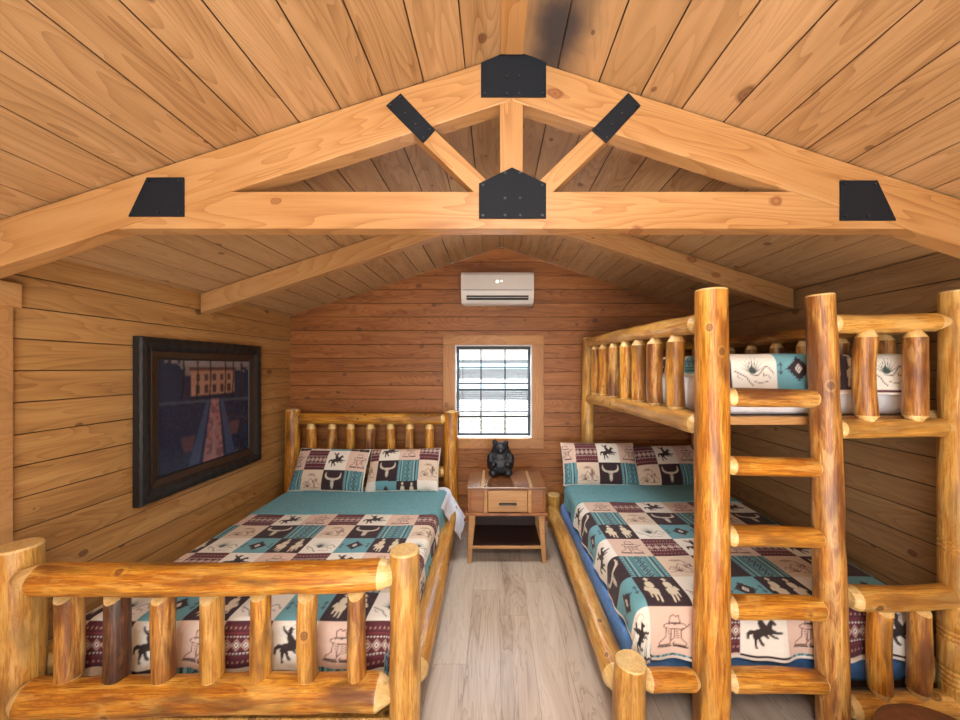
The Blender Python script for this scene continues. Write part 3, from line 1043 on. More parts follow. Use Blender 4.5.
# outside: neighbour cabin and gravel
gr = mesh_py('ground_outside', [(-14, YB + 0.15, -0.25), (14, YB + 0.15, -0.25), (14, 26, -0.25), (-14, 26, -0.25)], [(0, 1, 2, 3)])
tag(link('ground_outside', gr, M['gravel']), kind='structure')
cab = empty('neighbour_cabin', (0, 10.0, -0.25), 'pale neighbouring cabin seen through the window blind', 'building')
bm = bmesh.new()
z = -0.25
while z < 2.3:
    bm_box(bm, -5, 5, 10.0, 13.0, z, z + 0.18)
    bm_box(bm, -5, 5, 10.02, 13.0, z + 0.18, z + 0.20)
    z += 0.20
me = bpy.data.meshes.new('siding')
bm.to_mesh(me)
bm.free()
link('siding', me, M['siding'], cab)
box('fascia', -5.3, 5.3, 9.7, 9.8, 1.60, 1.85, M['teal_paint'], cab, 0.01)
box('fascia', -5.3, 5.3, 9.7, 9.8, 1.02, 1.20, M['teal_paint'], cab, 0.01)
me = mesh_py('roof', [(-5.3, 9.7, 1.85), (5.3, 9.7, 1.85), (5.3, 13.3, 3.6), (-5.3, 13.3, 3.6), (-5.3, 9.7, 1.75), (5.3, 9.7, 1.75), (5.3, 13.3, 3.5), (-5.3, 13.3, 3.5)],
             [(0, 1, 2, 3), (7, 6, 5, 4), (0, 4, 5, 1), (3, 2, 6, 7)])
link('roof', me, M['siding'], cab)

# ------------------------------------------------------------------ ROOF TIMBER
TY, TY2 = 1.46, 1.535
RD = 0.19


def rafter_poly(x_in, x_out, top_gap, depth):
    pts = [(x_in, ceil_z(x_in) - top_gap), (x_out, ceil_z(x_out) - top_gap), (x_out, ceil_z(x_out) - top_gap - depth), (x_in, ceil_z(x_in) - top_gap - depth)]
    return pts


truss = empty('roof_truss', (RX, TY, 2.2), 'near pine roof truss with black steel joint plates', 'roof truss')
prism('rafter', rafter_poly(RX - 0.001, XL + 0.01, 0.008, RD), TY, TY2, M['lumber'], truss, 0.004, dirx=(1, SL))
prism('rafter', rafter_poly(RX + 0.001, XR - 0.01, 0.008, RD), TY, TY2, M['lumber'], truss, 0.004, dirx=(1, -SL))
tz0, tz1 = sZ(228.5, TY), sZ(191.5, TY)


def under(x):
    return ceil_z(x) - 0.008 - RD


def x_under(z, s):
    return RX + s * (RZ - 0.008 - RD - z) / SL


tie = [(x_under(tz0, -1), tz0), (x_under(tz0, 1), tz0), (x_under(tz1, 1), tz1), (x_under(tz1, -1), tz1)]
prism('tie_beam', tie, TY + 0.001, TY2 - 0.001, M['lumber'], truss, 0.003, dirx=(1, 0))
prism('king_post', [(RX - 0.047, tz1), (RX + 0.047, tz1), (RX + 0.047, under(RX) + 0.05), (RX - 0.047, under(RX) + 0.05)], TY + 0.004, TY2 - 0.02, M['lumber'], truss, 0.003, dirx=(0, 1))
for s, (pa, pb) in ((-1, ((411, 119), (488, 193))), (1, ((616, 119), (540, 192)))):
    a, b = at(*pa, TY), at(*pb, TY)
    d = (b - a).normalized()
    n = Vector((-d.z, 0, d.x))
    hw = 0.036
    a0 = a - d * 0.03
    P4 = [a0 + n * hw, b + n * hw, b - n * hw, a0 - n * hw]
    prism('strut', [(p.x, p.z) for p in P4], TY + 0.003, TY2 - 0.008, M['lumber'], truss, 0.003, dirx=(d.x, d.z))


def plate(pix, bolts, y0=TY - 0.007, y1=TY - 0.0005, parent=truss):
    pts = [at(px, py, TY) for px, py in pix]
    bp = [at(px, py, TY) for px, py in bolts]
    return prism('joint_plate', [(p.x, p.z) for p in pts], y0, y1, M['plate'], parent, 0.002, [(p.x, p.z, 0.0055, M['bolt']) for p in bp])


plate([(481, 98), (481, 64), (502, 55), (527, 55), (546, 64), (546, 98)], [(485, 95), (507, 95), (519, 95), (542, 95), (507, 78), (519, 78)])
plate([(479, 219), (479, 184), (512, 168), (546, 184), (546, 219)], [(483, 216), (505, 216), (520, 216), (542, 216), (505, 199), (520, 199), (483, 186), (542, 186), (505, 174), (520, 174)])
plate([(129.5, 217), (148, 178), (185, 178), (185, 217)], [(134, 213), (150, 182), (181, 182), (181, 213), (160, 213)])
plate([(839, 221), (839, 181), (876, 181), (895, 221)], [(843, 185), (873, 185), (843, 217), (890, 217), (866, 217)])
plate([(386.4, 106.5), (401, 94.2), (435.4, 130.7), (423.2, 143.8)], [(391, 107), (401, 99), (406, 115), (416, 126), (424, 139), (430, 131)])
plate([(628, 93.6), (640.3, 106.5), (606.2, 143.8), (591.3, 130.7)], [(628, 98), (636, 107), (621, 115), (611, 126), (606, 139), (597, 131)])
bk = plate([(481, 98), (481, 64), (502, 55), (527, 55), (546, 64), (546, 98)], [(485, 95)], TY2 + 0.0005, TY2 + 0.007)

RYA, RYB = 2.66, 2.74
o = prism('rafter', rafter_poly(RX - 0.001, XL + 0.012, 0.008, 0.145), RYA, RYB, M['lumber'], None, 0.004, dirx=(1, SL))
tag(o, 'pine rafter on the left slope between truss and back wall', 'rafter')
o = prism('rafter', rafter_poly(RX + 0.001, XR - 0.012, 0.008, 0.145), RYA, RYB, M['lumber'], None, 0.004, dirx=(1, -SL))
tag(o, 'pine rafter on the right slope above the bunk bed', 'rafter')
o = box('ridge_board', RX - 0.046, RX + 0.046, YR + 0.02, TY - 0.012, RZ - 0.0245, RZ - 0.012, M['lumber'], None, 0.003)
for v in o.data.vertices:
    v.co = Vector((v.co.y, -v.co.x, v.co.z))
o.rotation_euler = (0, 0, PI / 2)
tag(o, 'narrow pine ridge board running along the ceiling peak', 'ridge board')

# ------------------------------------------------------------------ AIR CONDITIONER
ax0, ax1, az0, az1 = sX(461, 3.63), sX(534, 3.63), sZ(303, 3.63), sZ(271, 3.63)
ac = empty('air_conditioner', ((ax0 + ax1) / 2, YB, az0), 'white wall-mounted air conditioner above the back window', 'air conditioner')
prof = [(0.0, az1), (0.15, az1), (0.195, az1 - 0.012), (0.215, az1 - 0.04), (0.218, az0 + 0.12), (0.212, az0 + 0.10), (0.195, az0 + 0.05), (0.165, az0 + 0.012), (0.14, az0), (0.0, az0)]


def side_prism(name, prof, x0, x1, mat, parent, bev=0.006):
    cx = (x0 + x1) / 2
    bm = bmesh.new()
    A = [bm.verts.new((x0 - cx, YB - 0.012 - p[0], p[1])) for p in prof]
    B = [bm.verts.new((x1 - cx, YB - 0.012 - p[0], p[1])) for p in prof]
    n = len(prof)
    bm.faces.new(A)
    bm.faces.new(B[::-1])
    for i in range(n):
        bm.faces.new((A[i], B[i], B[(i + 1) % n], A[(i + 1) % n]))
    bmesh.ops.recalc_face_normals(bm, faces=bm.faces[:])
    ed = [e for e in bm.edges if abs(e.verts[0].co.x - e.verts[1].co.x) < 1e-6]
    if bev:
        bmesh.ops.bevel(bm, geom=ed, offset=bev, segments=2, affect='EDGES')
    me = bpy.data.meshes.new(name)
    bm.to_mesh(me)
    bm.free()
    return link(name, me, mat, parent, (cx, 0, 0))


side_prism('casing', prof, ax0, ax1, M['white_plastic'], ac)
yf = YB - 0.012
# seam, outlet slot with vanes, indicator
box('seam', ax0 + 0.02, ax1 - 0.02, yf - 0.2205, yf - 0.214, az0 + 0.128, az0 + 0.132, M['dark_vent'], ac, 0)
vp = [(0.2005, az0 + 0.060), (0.2035, az0 + 0.064), (0.1815, az0 + 0.024), (0.1785, az0 + 0.026)]
vp = [(0.193, az0 + 0.070), (0.212, az0 + 0.076), (0.196, az0 + 0.034), (0.176, az0 + 0.034)]
side_prism('air_outlet', vp, ax0 + 0.055, ax1 - 0.055, M['dark_vent'], ac, 0)
side_prism('vane', [(0.196, az0 + 0.050), (0.2085, az0 + 0.057), (0.2075, az0 + 0.059), (0.195, az0 + 0.052)], ax0 + 0.06, ax1 - 0.06, M['white_plastic'], ac, 0)
bm = bmesh.new()
for px, py, r in ((497.3, 281.5, 0.016), (501.5, 281.0, 0.010)):
    p = at(px, py, 3.62)
    bmesh.ops.create_cone(bm, cap_ends=True, segments=14, radius1=r, radius2=r * 0.9, depth=0.006,
                          matrix=Matrix.Translation((p.x, yf - 0.2185, p.z)) @ Matrix.Rotation(PI / 2, 4, 'X'))
me = bpy.data.meshes.new('indicator')
bm.to_mesh(me)
bm.free()
link('indicator', me, M['led'], ac)

# ------------------------------------------------------------------ PICTURE
PY0, PY1, PZ0, PZ1 = 2.172, 3.30, 0.80, 1.838
XW = XL + 0.004
pic = empty('framed_picture', (XW, (PY0 + PY1) / 2, PZ0), 'large dusk garden picture in heavy black carved frame on left wall', 'picture')


def rect_ring(name, a, b, mat, parent, bumps=0):
    """frame moulding: a and b = list of (inset, out) profile points swept round the rectangle PY0..PY1 x PZ0..PZ1"""
    prof = a
    corners = lambda i: [(PY0 + i, PZ0 + i), (PY1 - i, PZ0 + i), (PY1 - i, PZ1 - i), (PY0 + i, PZ1 - i)]
    vs, fs = [], []
    n = len(prof)
    N = b
    for s in range(4):
        for kx in range(N):
            t = kx / N
            for (i, o) in prof:
                c = corners(i)
                p, q = c[s], c[(s + 1) % 4]
                y, z = p[0] + (q[0] - p[0]) * t, p[1] + (q[1] - p[1]) * t
                oo = o
                if bumps and 0.02 < o:
                    oo = o + bumps * 0.5 * math.sin(2 * PI * t * (12 if s % 2 == 0 else 11))
                vs.append((XW + oo - 0, y, z))
    tot = 4 * N
    for s in range(tot):
        for j in range(n - 1):
            a0, a1 = s * n + j, s * n + j + 1
            b0, b1 = ((s + 1) % tot) * n + j, ((s + 1) % tot) * n + j + 1
            fs.append((a0, b0, b1, a1))
    me = mesh_py(name, vs, fs)
    bmm = bmesh.new()
    bmm.from_mesh(me)
    bmesh.ops.recalc_face_normals(bmm, faces=bmm.faces[:])
    bmm.to_mesh(me)
    bmm.free()
    return link(name, me, mat, parent)


rect_ring('frame_moulding', [(0.0, 0.0), (0.0, 0.040), (0.010, 0.050), (0.035, 0.054), (0.06, 0.048), (0.075, 0.036), (0.085, 0.028)], 48, M['black_frame'], pic, 0.0035)
rect_ring('frame_liner', [(0.083, 0.026), (0.088, 0.034), (0.120, 0.026), (0.132, 0.024)], 1, M['brown_liner'], pic)
rect_ring('inner_lip', [(0.130, 0.022), (0.131, 0.030), (0.137, 0.030), (0.145, 0.016)], 1, M['black_frame'], pic)
# the image: path to a lit house at dusk
n_y, n_z = 210, 180
py = np.linspace(0, 1, n_y)[None, :].repeat(n_z, 0)
pz = np.linspace(0, 1, n_z)[:, None].repeat(n_y, 1)
rs = np.random.RandomState(3)
img = np.empty((n_z, n_y, 3))
img[:] = (0.010, 0.018, 0.045)
sky = pz > 0.86
img[sky] = (0.16, 0.13, 0.12)
img[pz > 0.94] = (0.20, 0.17, 0.17)
nz_ = np.kron(rs.rand(n_z // 6 + 1, n_y // 6 + 1), np.ones((6, 6)))[:n_z, :n_y]
nf_ = np.kron(rs.rand(n_z // 2 + 1, n_y // 2 + 1), np.ones((2, 2)))[:n_z, :n_y]
tree = ((py < 0.24) & (pz > 0.55 + 0.1 * nz_) & (pz < 0.98 - 0.5 * np.abs(py - 0.08) + 0.08 * nz_)) | ((py > 0.80) & (pz > 0.55) & (pz < 0.86 + 0.12 * nz_))
img[tree] = (0.014, 0.026, 0.055)
bld = (py > 0.30) & (py < 0.80) & (pz > 0.66) & (pz < 0.92 - 0.0 * py)
img[bld] = (0.30, 0.16, 0.11)
img[(py > 0.28) & (py < 0.82) & (pz > 0.90) & (pz < 0.935)] = (0.07, 0.035, 0.03)
for cx in (0.37, 0.46, 0.55, 0.64, 0.73):
    img[(np.abs(py - cx) < 0.020) & (pz > 0.80) & (pz < 0.87)] = (0.05, 0.035, 0.035)
    img[(np.abs(py - cx) < 0.022) & (pz > 0.68) & (pz < 0.76)] = (0.045, 0.03, 0.03)
for cx in (0.22, 0.36, 0.50, 0.68, 0.78, 0.90):
    img[(np.abs(py - cx - 0.01 * np.sin(pz * 9)) < 0.008) & (pz > 0.58)] = (0.010, 0.013, 0.022)
img[(np.abs(pz - 0.60 + 0.04 * (py - 0.5)) < 0.012)] = (0.045, 0.065, 0.10)
img[(pz < 0.58) & (nf_ > 0.8)] *= 1.8
half = 0.055 + 0.17 * (0.62 - pz)
ctr = 0.56 - 0.03 * (0.62 - pz)
path = (pz < 0.62) & (np.abs(py - ctr) < half * 0.75)
img[path] = (0.27, 0.13, 0.14)
img[path & (nz_ > 0.6)] = (0.15, 0.075, 0.085)
rill = (pz < 0.40) & (np.abs(py - ctr) < 0.012 + 0.02 * (0.4 - pz))
img[rill] = (0.26, 0.17, 0.18)
for sg in (-1, 1):
    e = (pz < 0.60) & (np.abs(py - (ctr + sg * half * 1.35)) < 0.02 + 0.06 * (0.6 - pz))
    img[e] = (0.035, 0.06, 0.13)
for cx, cz in ((0.27, 0.22), (0.80, 0.28)):
    u = (np.abs(py - cx) < 0.07 - 0.25 * np.abs(pz - cz - 0.05)) & (np.abs(pz - cz) < 0.07)
    img[u] = (0.085, 0.045, 0.06)
img *= 0.8 + 0.4 * nf_[..., None]
for _ in range(4):
    pd = np.pad(img, ((1, 1), (1, 1), (0, 0)), mode='edge')
    img = (pd[:-2, 1:-1] + pd[2:, 1:-1] + pd[1:-1, :-2] + pd[1:-1, 2:] + 2 * pd[1:-1, 1:-1]) / 6
yy = PY0 + 0.141 + (PY1 - PY0 - 0.282) * py
zz = PZ0 + 0.141 + (PZ1 - PZ0 - 0.282) * pz
P = np.stack([np.full_like(yy, 0.020), yy - (PY0 + PY1) / 2, zz - (PZ0 + PZ1) / 2], -1)
k = NT('printed_canvas')
a_ = k.n('ShaderNodeAttribute', attribute_name='pattern')
M['print'] = k.fin(a_.outputs['Color'], 0.22)
me = grid_mesh('canvas', P, img)
link('canvas', me, M['print'], pic, (XW, (PY0 + PY1) / 2, (PZ0 + PZ1) / 2))
me = mesh_py('backing', [(XW + 0.001, PY0 + 0.01, PZ0 + 0.01), (XW + 0.001, PY1 - 0.01, PZ0 + 0.01), (XW + 0.001, PY1 - 0.01, PZ1 - 0.01), (XW + 0.001, PY0 + 0.01, PZ1 - 0.01)], [(0, 1, 2, 3)])
link('backing', me, M['darkwood'], pic)

# ------------------------------------------------------------------ LEFT BED
FY, HY = 1.53, 3.67
bed = empty('log_bed', (-1.2, 2.6, 0), 'peeled log bed frame with spindled headboard and footboard by left wall', 'bed')
PXL, PXR = sX(13, FY), sX(405, FY)
log('post', (PXL, FY + 0.02, 0), (PXL, FY + 0.02, sZ(547, FY)), 0.084, 0.074, bed, M['log_pale'], t1=(0.01, 0.93), bump=0.10)
log('post', (PXR, FY, 0), (PXR, FY, sZ(549, FY)), 0.068, 0.060, bed, M['log_pale'], t1=(0.01, 0.93))
log('post', (sX(293, HY), HY, 0), (sX(293, HY), HY, sZ(409, HY)), 0.075, 0.068, bed, M['log'], t1=(0.015, 0.8))
log('post', (sX(451.5, HY), HY, 0), (sX(451.5, HY), HY, sZ(410.5, HY)), 0.075, 0.070, bed, M['log'], t1=(0.015, 0.8), bump=0.1)
# footboard
yr = FY - 0.01
log('footboard_rail', (sX(28, yr), yr - 0.03, sZ(574, yr)), (sX(397, yr), yr, sZ(574, yr)), 0.064, 0.062, bed, M['log'], M['cut'], t0=(0.10, 0.45), t1=(0.07, 0.6), bump=0.09)
log('footboard_rail', (sX(26, yr), yr - 0.02, sZ(694, yr)), (sX(393, yr), yr, sZ(692, yr)), 0.072, 0.068, bed, M['log'], M['cut'], t0=(0.05, 0.6), t1=(0.06, 0.5), bump=0.12)
sp = [(68, 0.045, 'log_rough'), (117, 0.044, 'log_bark'), (165, 0.043, 'log_rough'), (213, 0.044, 'log_pale'), (261, 0.040, 'log'), (309, 0.040, 'log_pale'), (357, 0.038, 'log_rough')]
for px, r, m in sp:
    yS = yr + 0.01
    z0, z1 = sZ(688, yS), sZ(580, yS)
    o = log('spindle', (sX(px, yS), yS, z0), (sX(px, yS), yS, z1), r, r * 0.96, bed, M[m], M['cut'], t0=(0.05, 0.5), t1=(0.004, 0.97), slant1=0.95, bump=0.09, bend=0.008)
    if m == 'log_bark':
        o['label'] = 'dark bark-covered spindle'
# headboard
log('headboard_rail', (sX(296, HY), HY - 0.005, sZ(418.5, HY)), (sX(447, HY), HY - 0.005, sZ(419, HY)), 0.058, 0.055, bed, M['log'], t0=(0.05, 0.5), t1=(0.05, 0.5), bump=0.09)
log('headboard_rail', (sX(296, HY), HY - 0.005, 0.585), (sX(447, HY), HY - 0.005, 0.585), 0.055, 0.055, bed, M['log'], t0=(0.05, 0.5), t1=(0.05, 0.5))
for i, px in enumerate((311.5, 332.5, 351, 371, 390.5, 410, 429.5)):
    log('spindle', (sX(px, HY), HY - 0.005, 0.60), (sX(px, HY), HY - 0.005, sZ(421, HY)), 0.047, 0.047, bed, M['log_rough' if i % 2 else 'log'], M['cut'], t0=(0.04, 0.5), t1=(0.075, 0.55), facet=True, seg=14)
# side rails + support
log('side_rail', (-0.36, FY + 0.03, 0.30), (-0.425, HY - 0.03, 0.29), 0.064, 0.055, bed, M['log_pale'], t0=(0.05, 0.6), t1=(0.05, 0.6), bump=0.06)
log('side_rail', (-2.06, FY + 0.06, 0.30), (-2.06, HY - 0.03, 0.30), 0.062, 0.06, bed, M['log_pale'], t0=(0.05, 0.6), t1=(0.05, 0.6))
for yy_ in (FY + 0.075, 2.2, 2.8, 3.4):
    box('slat', -2.02, -0.38, yy_ - 0.03, yy_ + 0.03, 0.095, 0.112, M['log_pale'], bed, 0.004)
box('platform', -1.98, -0.43, FY + 0.14, HY - 0.09, 0.20, 0.24, M['darkwood'], bed, 0.004)


def mattress(name, x0, x1, y0, y1, z0, z1, mat, label, rad=0.045):
    cx, cy = (x0 + x1) / 2, (y0 + y1) / 2
    bm = bmesh.new()
    bm_box(bm, x0 - cx, x1 - cx, y0 - cy, y1 - cy, 0, z1 - z0)
    bmesh.ops.bevel(bm, geom=bm.edges[:], offset=rad, segments=5, affect='EDGES', profile=0.5)
    for f in bm.faces:
        f.smooth = True
    me = bpy.data.meshes.new(name)
    bm.to_mesh(me)
    bm.free()
    o = link(name, me, mat, None, (cx, cy, z0))
    return tag(o, label, 'mattress')


LZ = 0.47
MX0, MX1, MY0, MY1 = -1.965, -0.45, 1.655, 3.58
mt = mattress('mattress', MX0, MX1, MY0, MY1, 0.242, LZ, M['white_sheet'], 'mattress in white sheet on the left log bed')
# the sheet that shows at the head corner
u = np.linspace(-0.02, 0.33, 50)
v = np.linspace(3.02, 3.50, 60)
U, V_ = np.meshgrid(MX1 - 0.05 + u, v)
P = drape(U, V_, MX0 + 0.05, MX1 - 0.035, MY0, MY1 + 1, LZ + 0.007, 0.06, 0.62, 2.0, 0.006, 0.002)
sh = grid_mesh('loose_sheet', P - np.array([mt.location.x, mt.location.y, mt.location.z]))
link('loose_sheet', sh, M['white_sheet'], mt, mt.location)


def quilt(name, label, x0, x1, y0, yh, z, cw, ch, ua, va_row, dl, dr, df, step, s, mats, cuff=None, cuff_to=None, cuff_sides=None, rr=0.055, flare=0.12):
    """x0..x1, y0: the flat top of the mattress; quilt from yh (its head edge) over the foot; dl/dr/df = drops; ua = x of a maroon square's left edge"""
    xs = np.arange(x0 - dl, x1 + dr + step / 2, step)
    ys = np.arange(y0 - df, yh + step / 2, step)
    U, V_ = np.meshgrid(xs, ys)
    colr = pattern((U - ua) / cw, (yh - 0.012 - V_) / ch + va_row)
    edge = np.minimum(np.minimum(U - xs[0], xs[-1] - U), np.minimum(V_ - ys[0], ys[-1] - V_))
    colr[edge < 0.012] = CREAM
    P = drape(U, V_, x0, x1, y0, 99, z, rr, flare, s)
    c = Vector(((x0 + x1) / 2, y0, z))
    me = grid_mesh(name, P - np.array(c), colr)
    o = link(name, me, M['quilt'], None, c)
    thicken(o, 0.009, [M['teal'], M['piping']])
    tag(o, label, 'quilt')
    if cuff_to:
        xs = np.arange(x0 - cuff_sides[0], x1 + cuff_sides[1], 0.012)
        ys = np.arange(yh - 0.015, cuff_to, 0.012)
        U, V_ = np.meshgrid(xs, ys)
        P = drape(U, V_, x0, x1, y0, 99, z + 0.008, rr + 0.004, flare, s, 0.014, 0.003)
        me = grid_mesh('folded_cuff', P - np.array(c))
        q = link('folded_cuff', me, M['teal'], o, c)
        q['label'] = 'plain teal reverse side of the quilt'
        thicken(q, 0.010, [M['teal']])
    return o


RB = 0.05
quilt('patchwork_quilt', 'western patchwork quilt spread over the left log bed', MX0 + RB, MX1 - RB, MY0 + 0.035, 2.86, LZ + 0.014, 0.212, 0.1975, -1.236, 0,
      0.10, 0.27, 0.30, 0.005, 0.7, None, True, 3.40, (0.08, 0.24))


def pillow(name, w, h, th, loc, tilt, label, group, ua, va, cw=0.19, yaw=0.0, roll=0.0, mat=None):
    """a stuffed pillow in a patchwork sham; own x across, own y up its face, own z out of its face"""
    n, m = int(w / 0.006), int(h / 0.006)
    u = np.linspace(-1, 1, n)
    v = np.linspace(-1, 1, m)
    U, V_ = np.meshgrid(u, v)
    bul = ((1 - np.abs(U) ** 3.2) * (1 - np.abs(V_) ** 2.8)) ** 0.55
    pin = 1 - 0.045 * (1 - np.abs(V_) ** 2)[...] * 0 
    X = U * w / 2 * (1 - 0.03 * (1 - V_ ** 2)) 
    Yp = V_ * h / 2 * (1 - 0.05 * (1 - U ** 2) * 0.6)
    Zt = th / 2 * bul * (1 + 0.06 * wob(U * 0.4, V_ * 0.4, ua * 9))
    col = pattern((X + w / 2) / cw + ua, (h / 2 - Yp) / cw + va)
    e = np.minimum(w / 2 * (1 - np.abs(U)), h / 2 * (1 - np.abs(V_)))
    col[e < 0.008] = CREAM
    ft = np.stack([X, Yp, Zt], -1)
    bk_ = np.stack([X, Yp, -Zt], -1)
    me = grid_mesh(name, ft, col)
    bm = bmesh.new()
    bm.from_mesh(me)
    me2 = grid_mesh(name + '_b', bk_, np.broadcast_to(np.array(TEAL), col.shape).copy(), flip=True)
    bm.from_mesh(me2)
    bmesh.ops.remove_doubles(bm, verts=bm.verts[:], dist=1e-4)
    bm.to_mesh(me)
    bm.free()
    smooth(me)
    bpy.data.meshes.remove(me2)
    o = link(name, me, M['quilt'], None, loc)
    o.rotation_euler = (tilt, roll, yaw)
    return tag(o, label, 'pillow', group)


pillow('pillow', 0.70, 0.42, 0.15, (-1.577, 3.455, 0.665), math.radians(58), 'patchwork pillow on the wall side of the left bed', 'patchwork pillows', 2.35, -0.2, 0.195, roll=0.02)
pillow('pillow', 0.69, 0.42, 0.15, (-0.873, 3.455, 0.665), math.radians(58), 'patchwork pillow on the nightstand side of the left bed', 'patchwork pillows', 0.45, 0.3, 0.195, roll=-0.02)

# ------------------------------------------------------------------ BUNK BED
BY, BYH = 1.62, 3.70
bunk = empty('bunk_bed', (1.4, 2.6, 0), 'tall log bunk bed with ladder against the right wall', 'bunk bed')
XA, XB = sX(711, BY), sX(960, BY)
XLd0, XLd1 = sX(833, BY), sX(820, BY)
XS = sX(631, 1.60)
log('post', (XA, BY, 0), (XA, BY, sZ(290, BY)), 0.076, 0.066, bunk, M['log'], t1=(0.008, 0.96), bump=0.06, bend=0.006)
log('post', (XB, BY, 0), (XB, BY, sZ(291, BY)), 0.068, 0.063, bunk, M['log_pale'], t1=(0.008, 0.96), bump=0.06, bend=0.006,
    grooves=[sZ(y, BY) for y in (541, 546, 551, 592, 597, 629, 634, 639, 668, 673, 678, 683)])
log('ladder_post', (XLd0, BY, 0), (XLd1, BY, sZ(295, BY)), 0.061, 0.054, bunk, M['log_rough'], t1=(0.008, 0.96), bump=0.08)
HX = sX(588, 3.73)
log('post', (HX, BYH, 0), (HX, BYH, sZ(338, 3.73)), 0.065, 0.060, bunk, M['log_pale'], t1=(0.01, 0.9))
log('post', (XB, BYH, 0), (XB, BYH, sZ(338, 3.73)), 0.065, 0.060, bunk, M['log_pale'], t1=(0.01, 0.9))
log('short_post', (XS, 1.60, 0), (XS, 1.60, 0.345), 0.072, 0.068, bunk, M['log_pale'], t1=(0.008, 0.95))
log('short_post', (XS, BYH, 0), (XS, BYH, 0.345), 0.068, 0.065, bunk, M['log_pale'], t1=(0.008, 0.95))
# ladder rungs
for py, r, m in ((397.5, 0.043, 'log_rough'), (465.5, 0.044, 'log'), (535.5, 0.046, 'log'), (606, 0.050, 'log'), (679, 0.048, 'log')):
    z = sZ(py, BY)
    log('rung', (XA + 0.055, BY - 0.005, z + 0.003), (sX(820 + (py - 295) * 0.03, BY) - 0.02, BY - 0.005, z - 0.008), r, r * 0.96, bunk, M[m], M['cut'], t0=(0.035, 0.55), t1=(0.035, 0.55), bump=0.10, bend=0.004)
# upper foot end between ladder and wall post
zt, zl = sZ(324, BY), sZ(428, BY)
log('guard_rail', (XLd1 + 0.045, BY, zt), (XB - 0.045, BY, zt + 0.01), 0.042, 0.042, bunk, M['log_pale'], M['cut'], t0=(0.02, 0.85), t1=(0.07, 0.4), bump=0.07)
log('guard_rail', (XLd1 + 0.07, BY, zl - 0.004), (XB - 0.04, BY, zl + 0.003), 0.044, 0.042, bunk, M['log_pale'], M['cut'], t0=(0.02, 0.85), t1=(0.05, 0.4), bump=0.09)
for px in (867, 914):
    log('spindle', (sX(px, BY), BY - 0.004, zl + 0.028), (sX(px, BY), BY - 0.004, zt - 0.026), 0.041, 0.040, bunk, M['log_rough'], M['cut'], t0=(0.03, 0.5), t1=(0.035, 0.5), facet=True, seg=16)
# upper side guard rails
gu0, gu1 = Vector((XA, BY + 0.06, sZ(324, 1.70))), Vector((HX, BYH - 0.03, sZ(343, BYH)))
gl0, gl1 = Vector((XA, BY + 0.06, sZ(425, 1.70))), Vector((HX, BYH - 0.03, sZ(398, BYH)))
log('guard_rail', gu0, gu1, 0.048, 0.048, bunk, M['log_pale'], M['cut'], t0=(0.05, 0.6), t1=(0.04, 0.6), bump=0.08)
log('guard_rail', gl0, gl1, 0.050, 0.050, bunk, M['log_pale'], M['cut'], t0=(0.05, 0.6), t1=(0.04, 0.6), bump=0.08)
for i, yS in enumerate((1.93, 2.174, 2.43, 2.666, 2.925, 3.195, 3.457)):
    t = (yS - gu0.y) / (gu1.y - gu0.y)
    a, b = gl0.lerp(gl1, t), gu0.lerp(gu1, t)
    log('spindle', a + Vector((0, 0, 0.035)), b - Vector((0, 0, 0.035)), 0.046, 0.046, bunk, M['log_rough' if i % 3 == 1 else 'log'], M['cut'], t0=(0.035, 0.5), t1=(0.04, 0.5), facet=True, seg=16)
# wall-side guard rails
log('guard_rail', (XB - 0.01, BY + 0.05, sZ(334, 2.3)), (XB - 0.01, BYH - 0.03, sZ(334, 2.3)), 0.046, 0.046, bunk, M['log_rough'], t0=(0.04, 0.6), t1=(0.04, 0.6))
log('guard_rail', (XB - 0.01, BY + 0.05, 1.40), (XB - 0.01, BYH - 0.03, 1.36), 0.046, 0.046, bunk, M['log_rough'], t0=(0.04, 0.6), t1=(0.04, 0.6))
for yS in (1.93, 2.174, 2.43, 2.666, 2.925, 3.195, 3.457):
    log('spindle', (XB - 0.01, yS, 1.43), (XB - 0.01, yS, sZ(334, 2.3) - 0.03), 0.044, 0.044, bunk, M['log_rough'], M['cut'], t0=(0.035, 0.5), t1=(0.04, 0.5), facet=True, seg=14)
# head end rails
for z in (1.37, 1.87, 0.28):
    log('guard_rail', (HX + 0.03, BYH, z), (XB - 0.03, BYH, z), 0.045, 0.045, bunk, M['log'], t0=(0.04, 0.6), t1=(0.04, 0.6))
# upper platform
box('platform', XA + 0.06, XB - 0.065, BY + 0.09, BYH - 0.08, 1.375, 1.415, M['lumber'], bunk, 0.004)
# lower foot end
log('footboard_rail', (sX(847, BY), BY, sZ(597, BY)), (XB - 0.03, BY, sZ(595, BY)), 0.055, 0.050, bunk, M['log_pale'], M['cut'], t0=(0.03, 0.7), t1=(0.03, 0.6), bump=0.08)
log('footboard_rail', (sX(846, BY), BY, sZ(706, BY)), (XB - 0.03, BY, sZ(703, BY)), 0.055, 0.052, bunk, M['log_pale'], M['cut'], t0=(0.03, 0.7), t1=(0.03, 0.6), bump=0.1)
log('footboard_rail', (XS + 0.05, 1.60, sZ(680, 1.60)), (XA - 0.06, BY, sZ(680, BY)), 0.046, 0.046, bunk, M['log'], M['cut'], t0=(0.03, 0.6), t1=(0.03, 0.6))
for px, r, m in ((881, 0.043, 'log'), (918, 0.041, 'log_rough')):
    log('spindle', (sX(px, BY), BY + 0.0, sZ(699, BY)), (sX(px, BY), BY + 0.0, sZ(598, BY)), r, r * 0.95, bunk, M[m], M['cut'], t0=(0.045, 0.5), t1=(0.004, 0.97), slant1=0.8, bump=0.08)
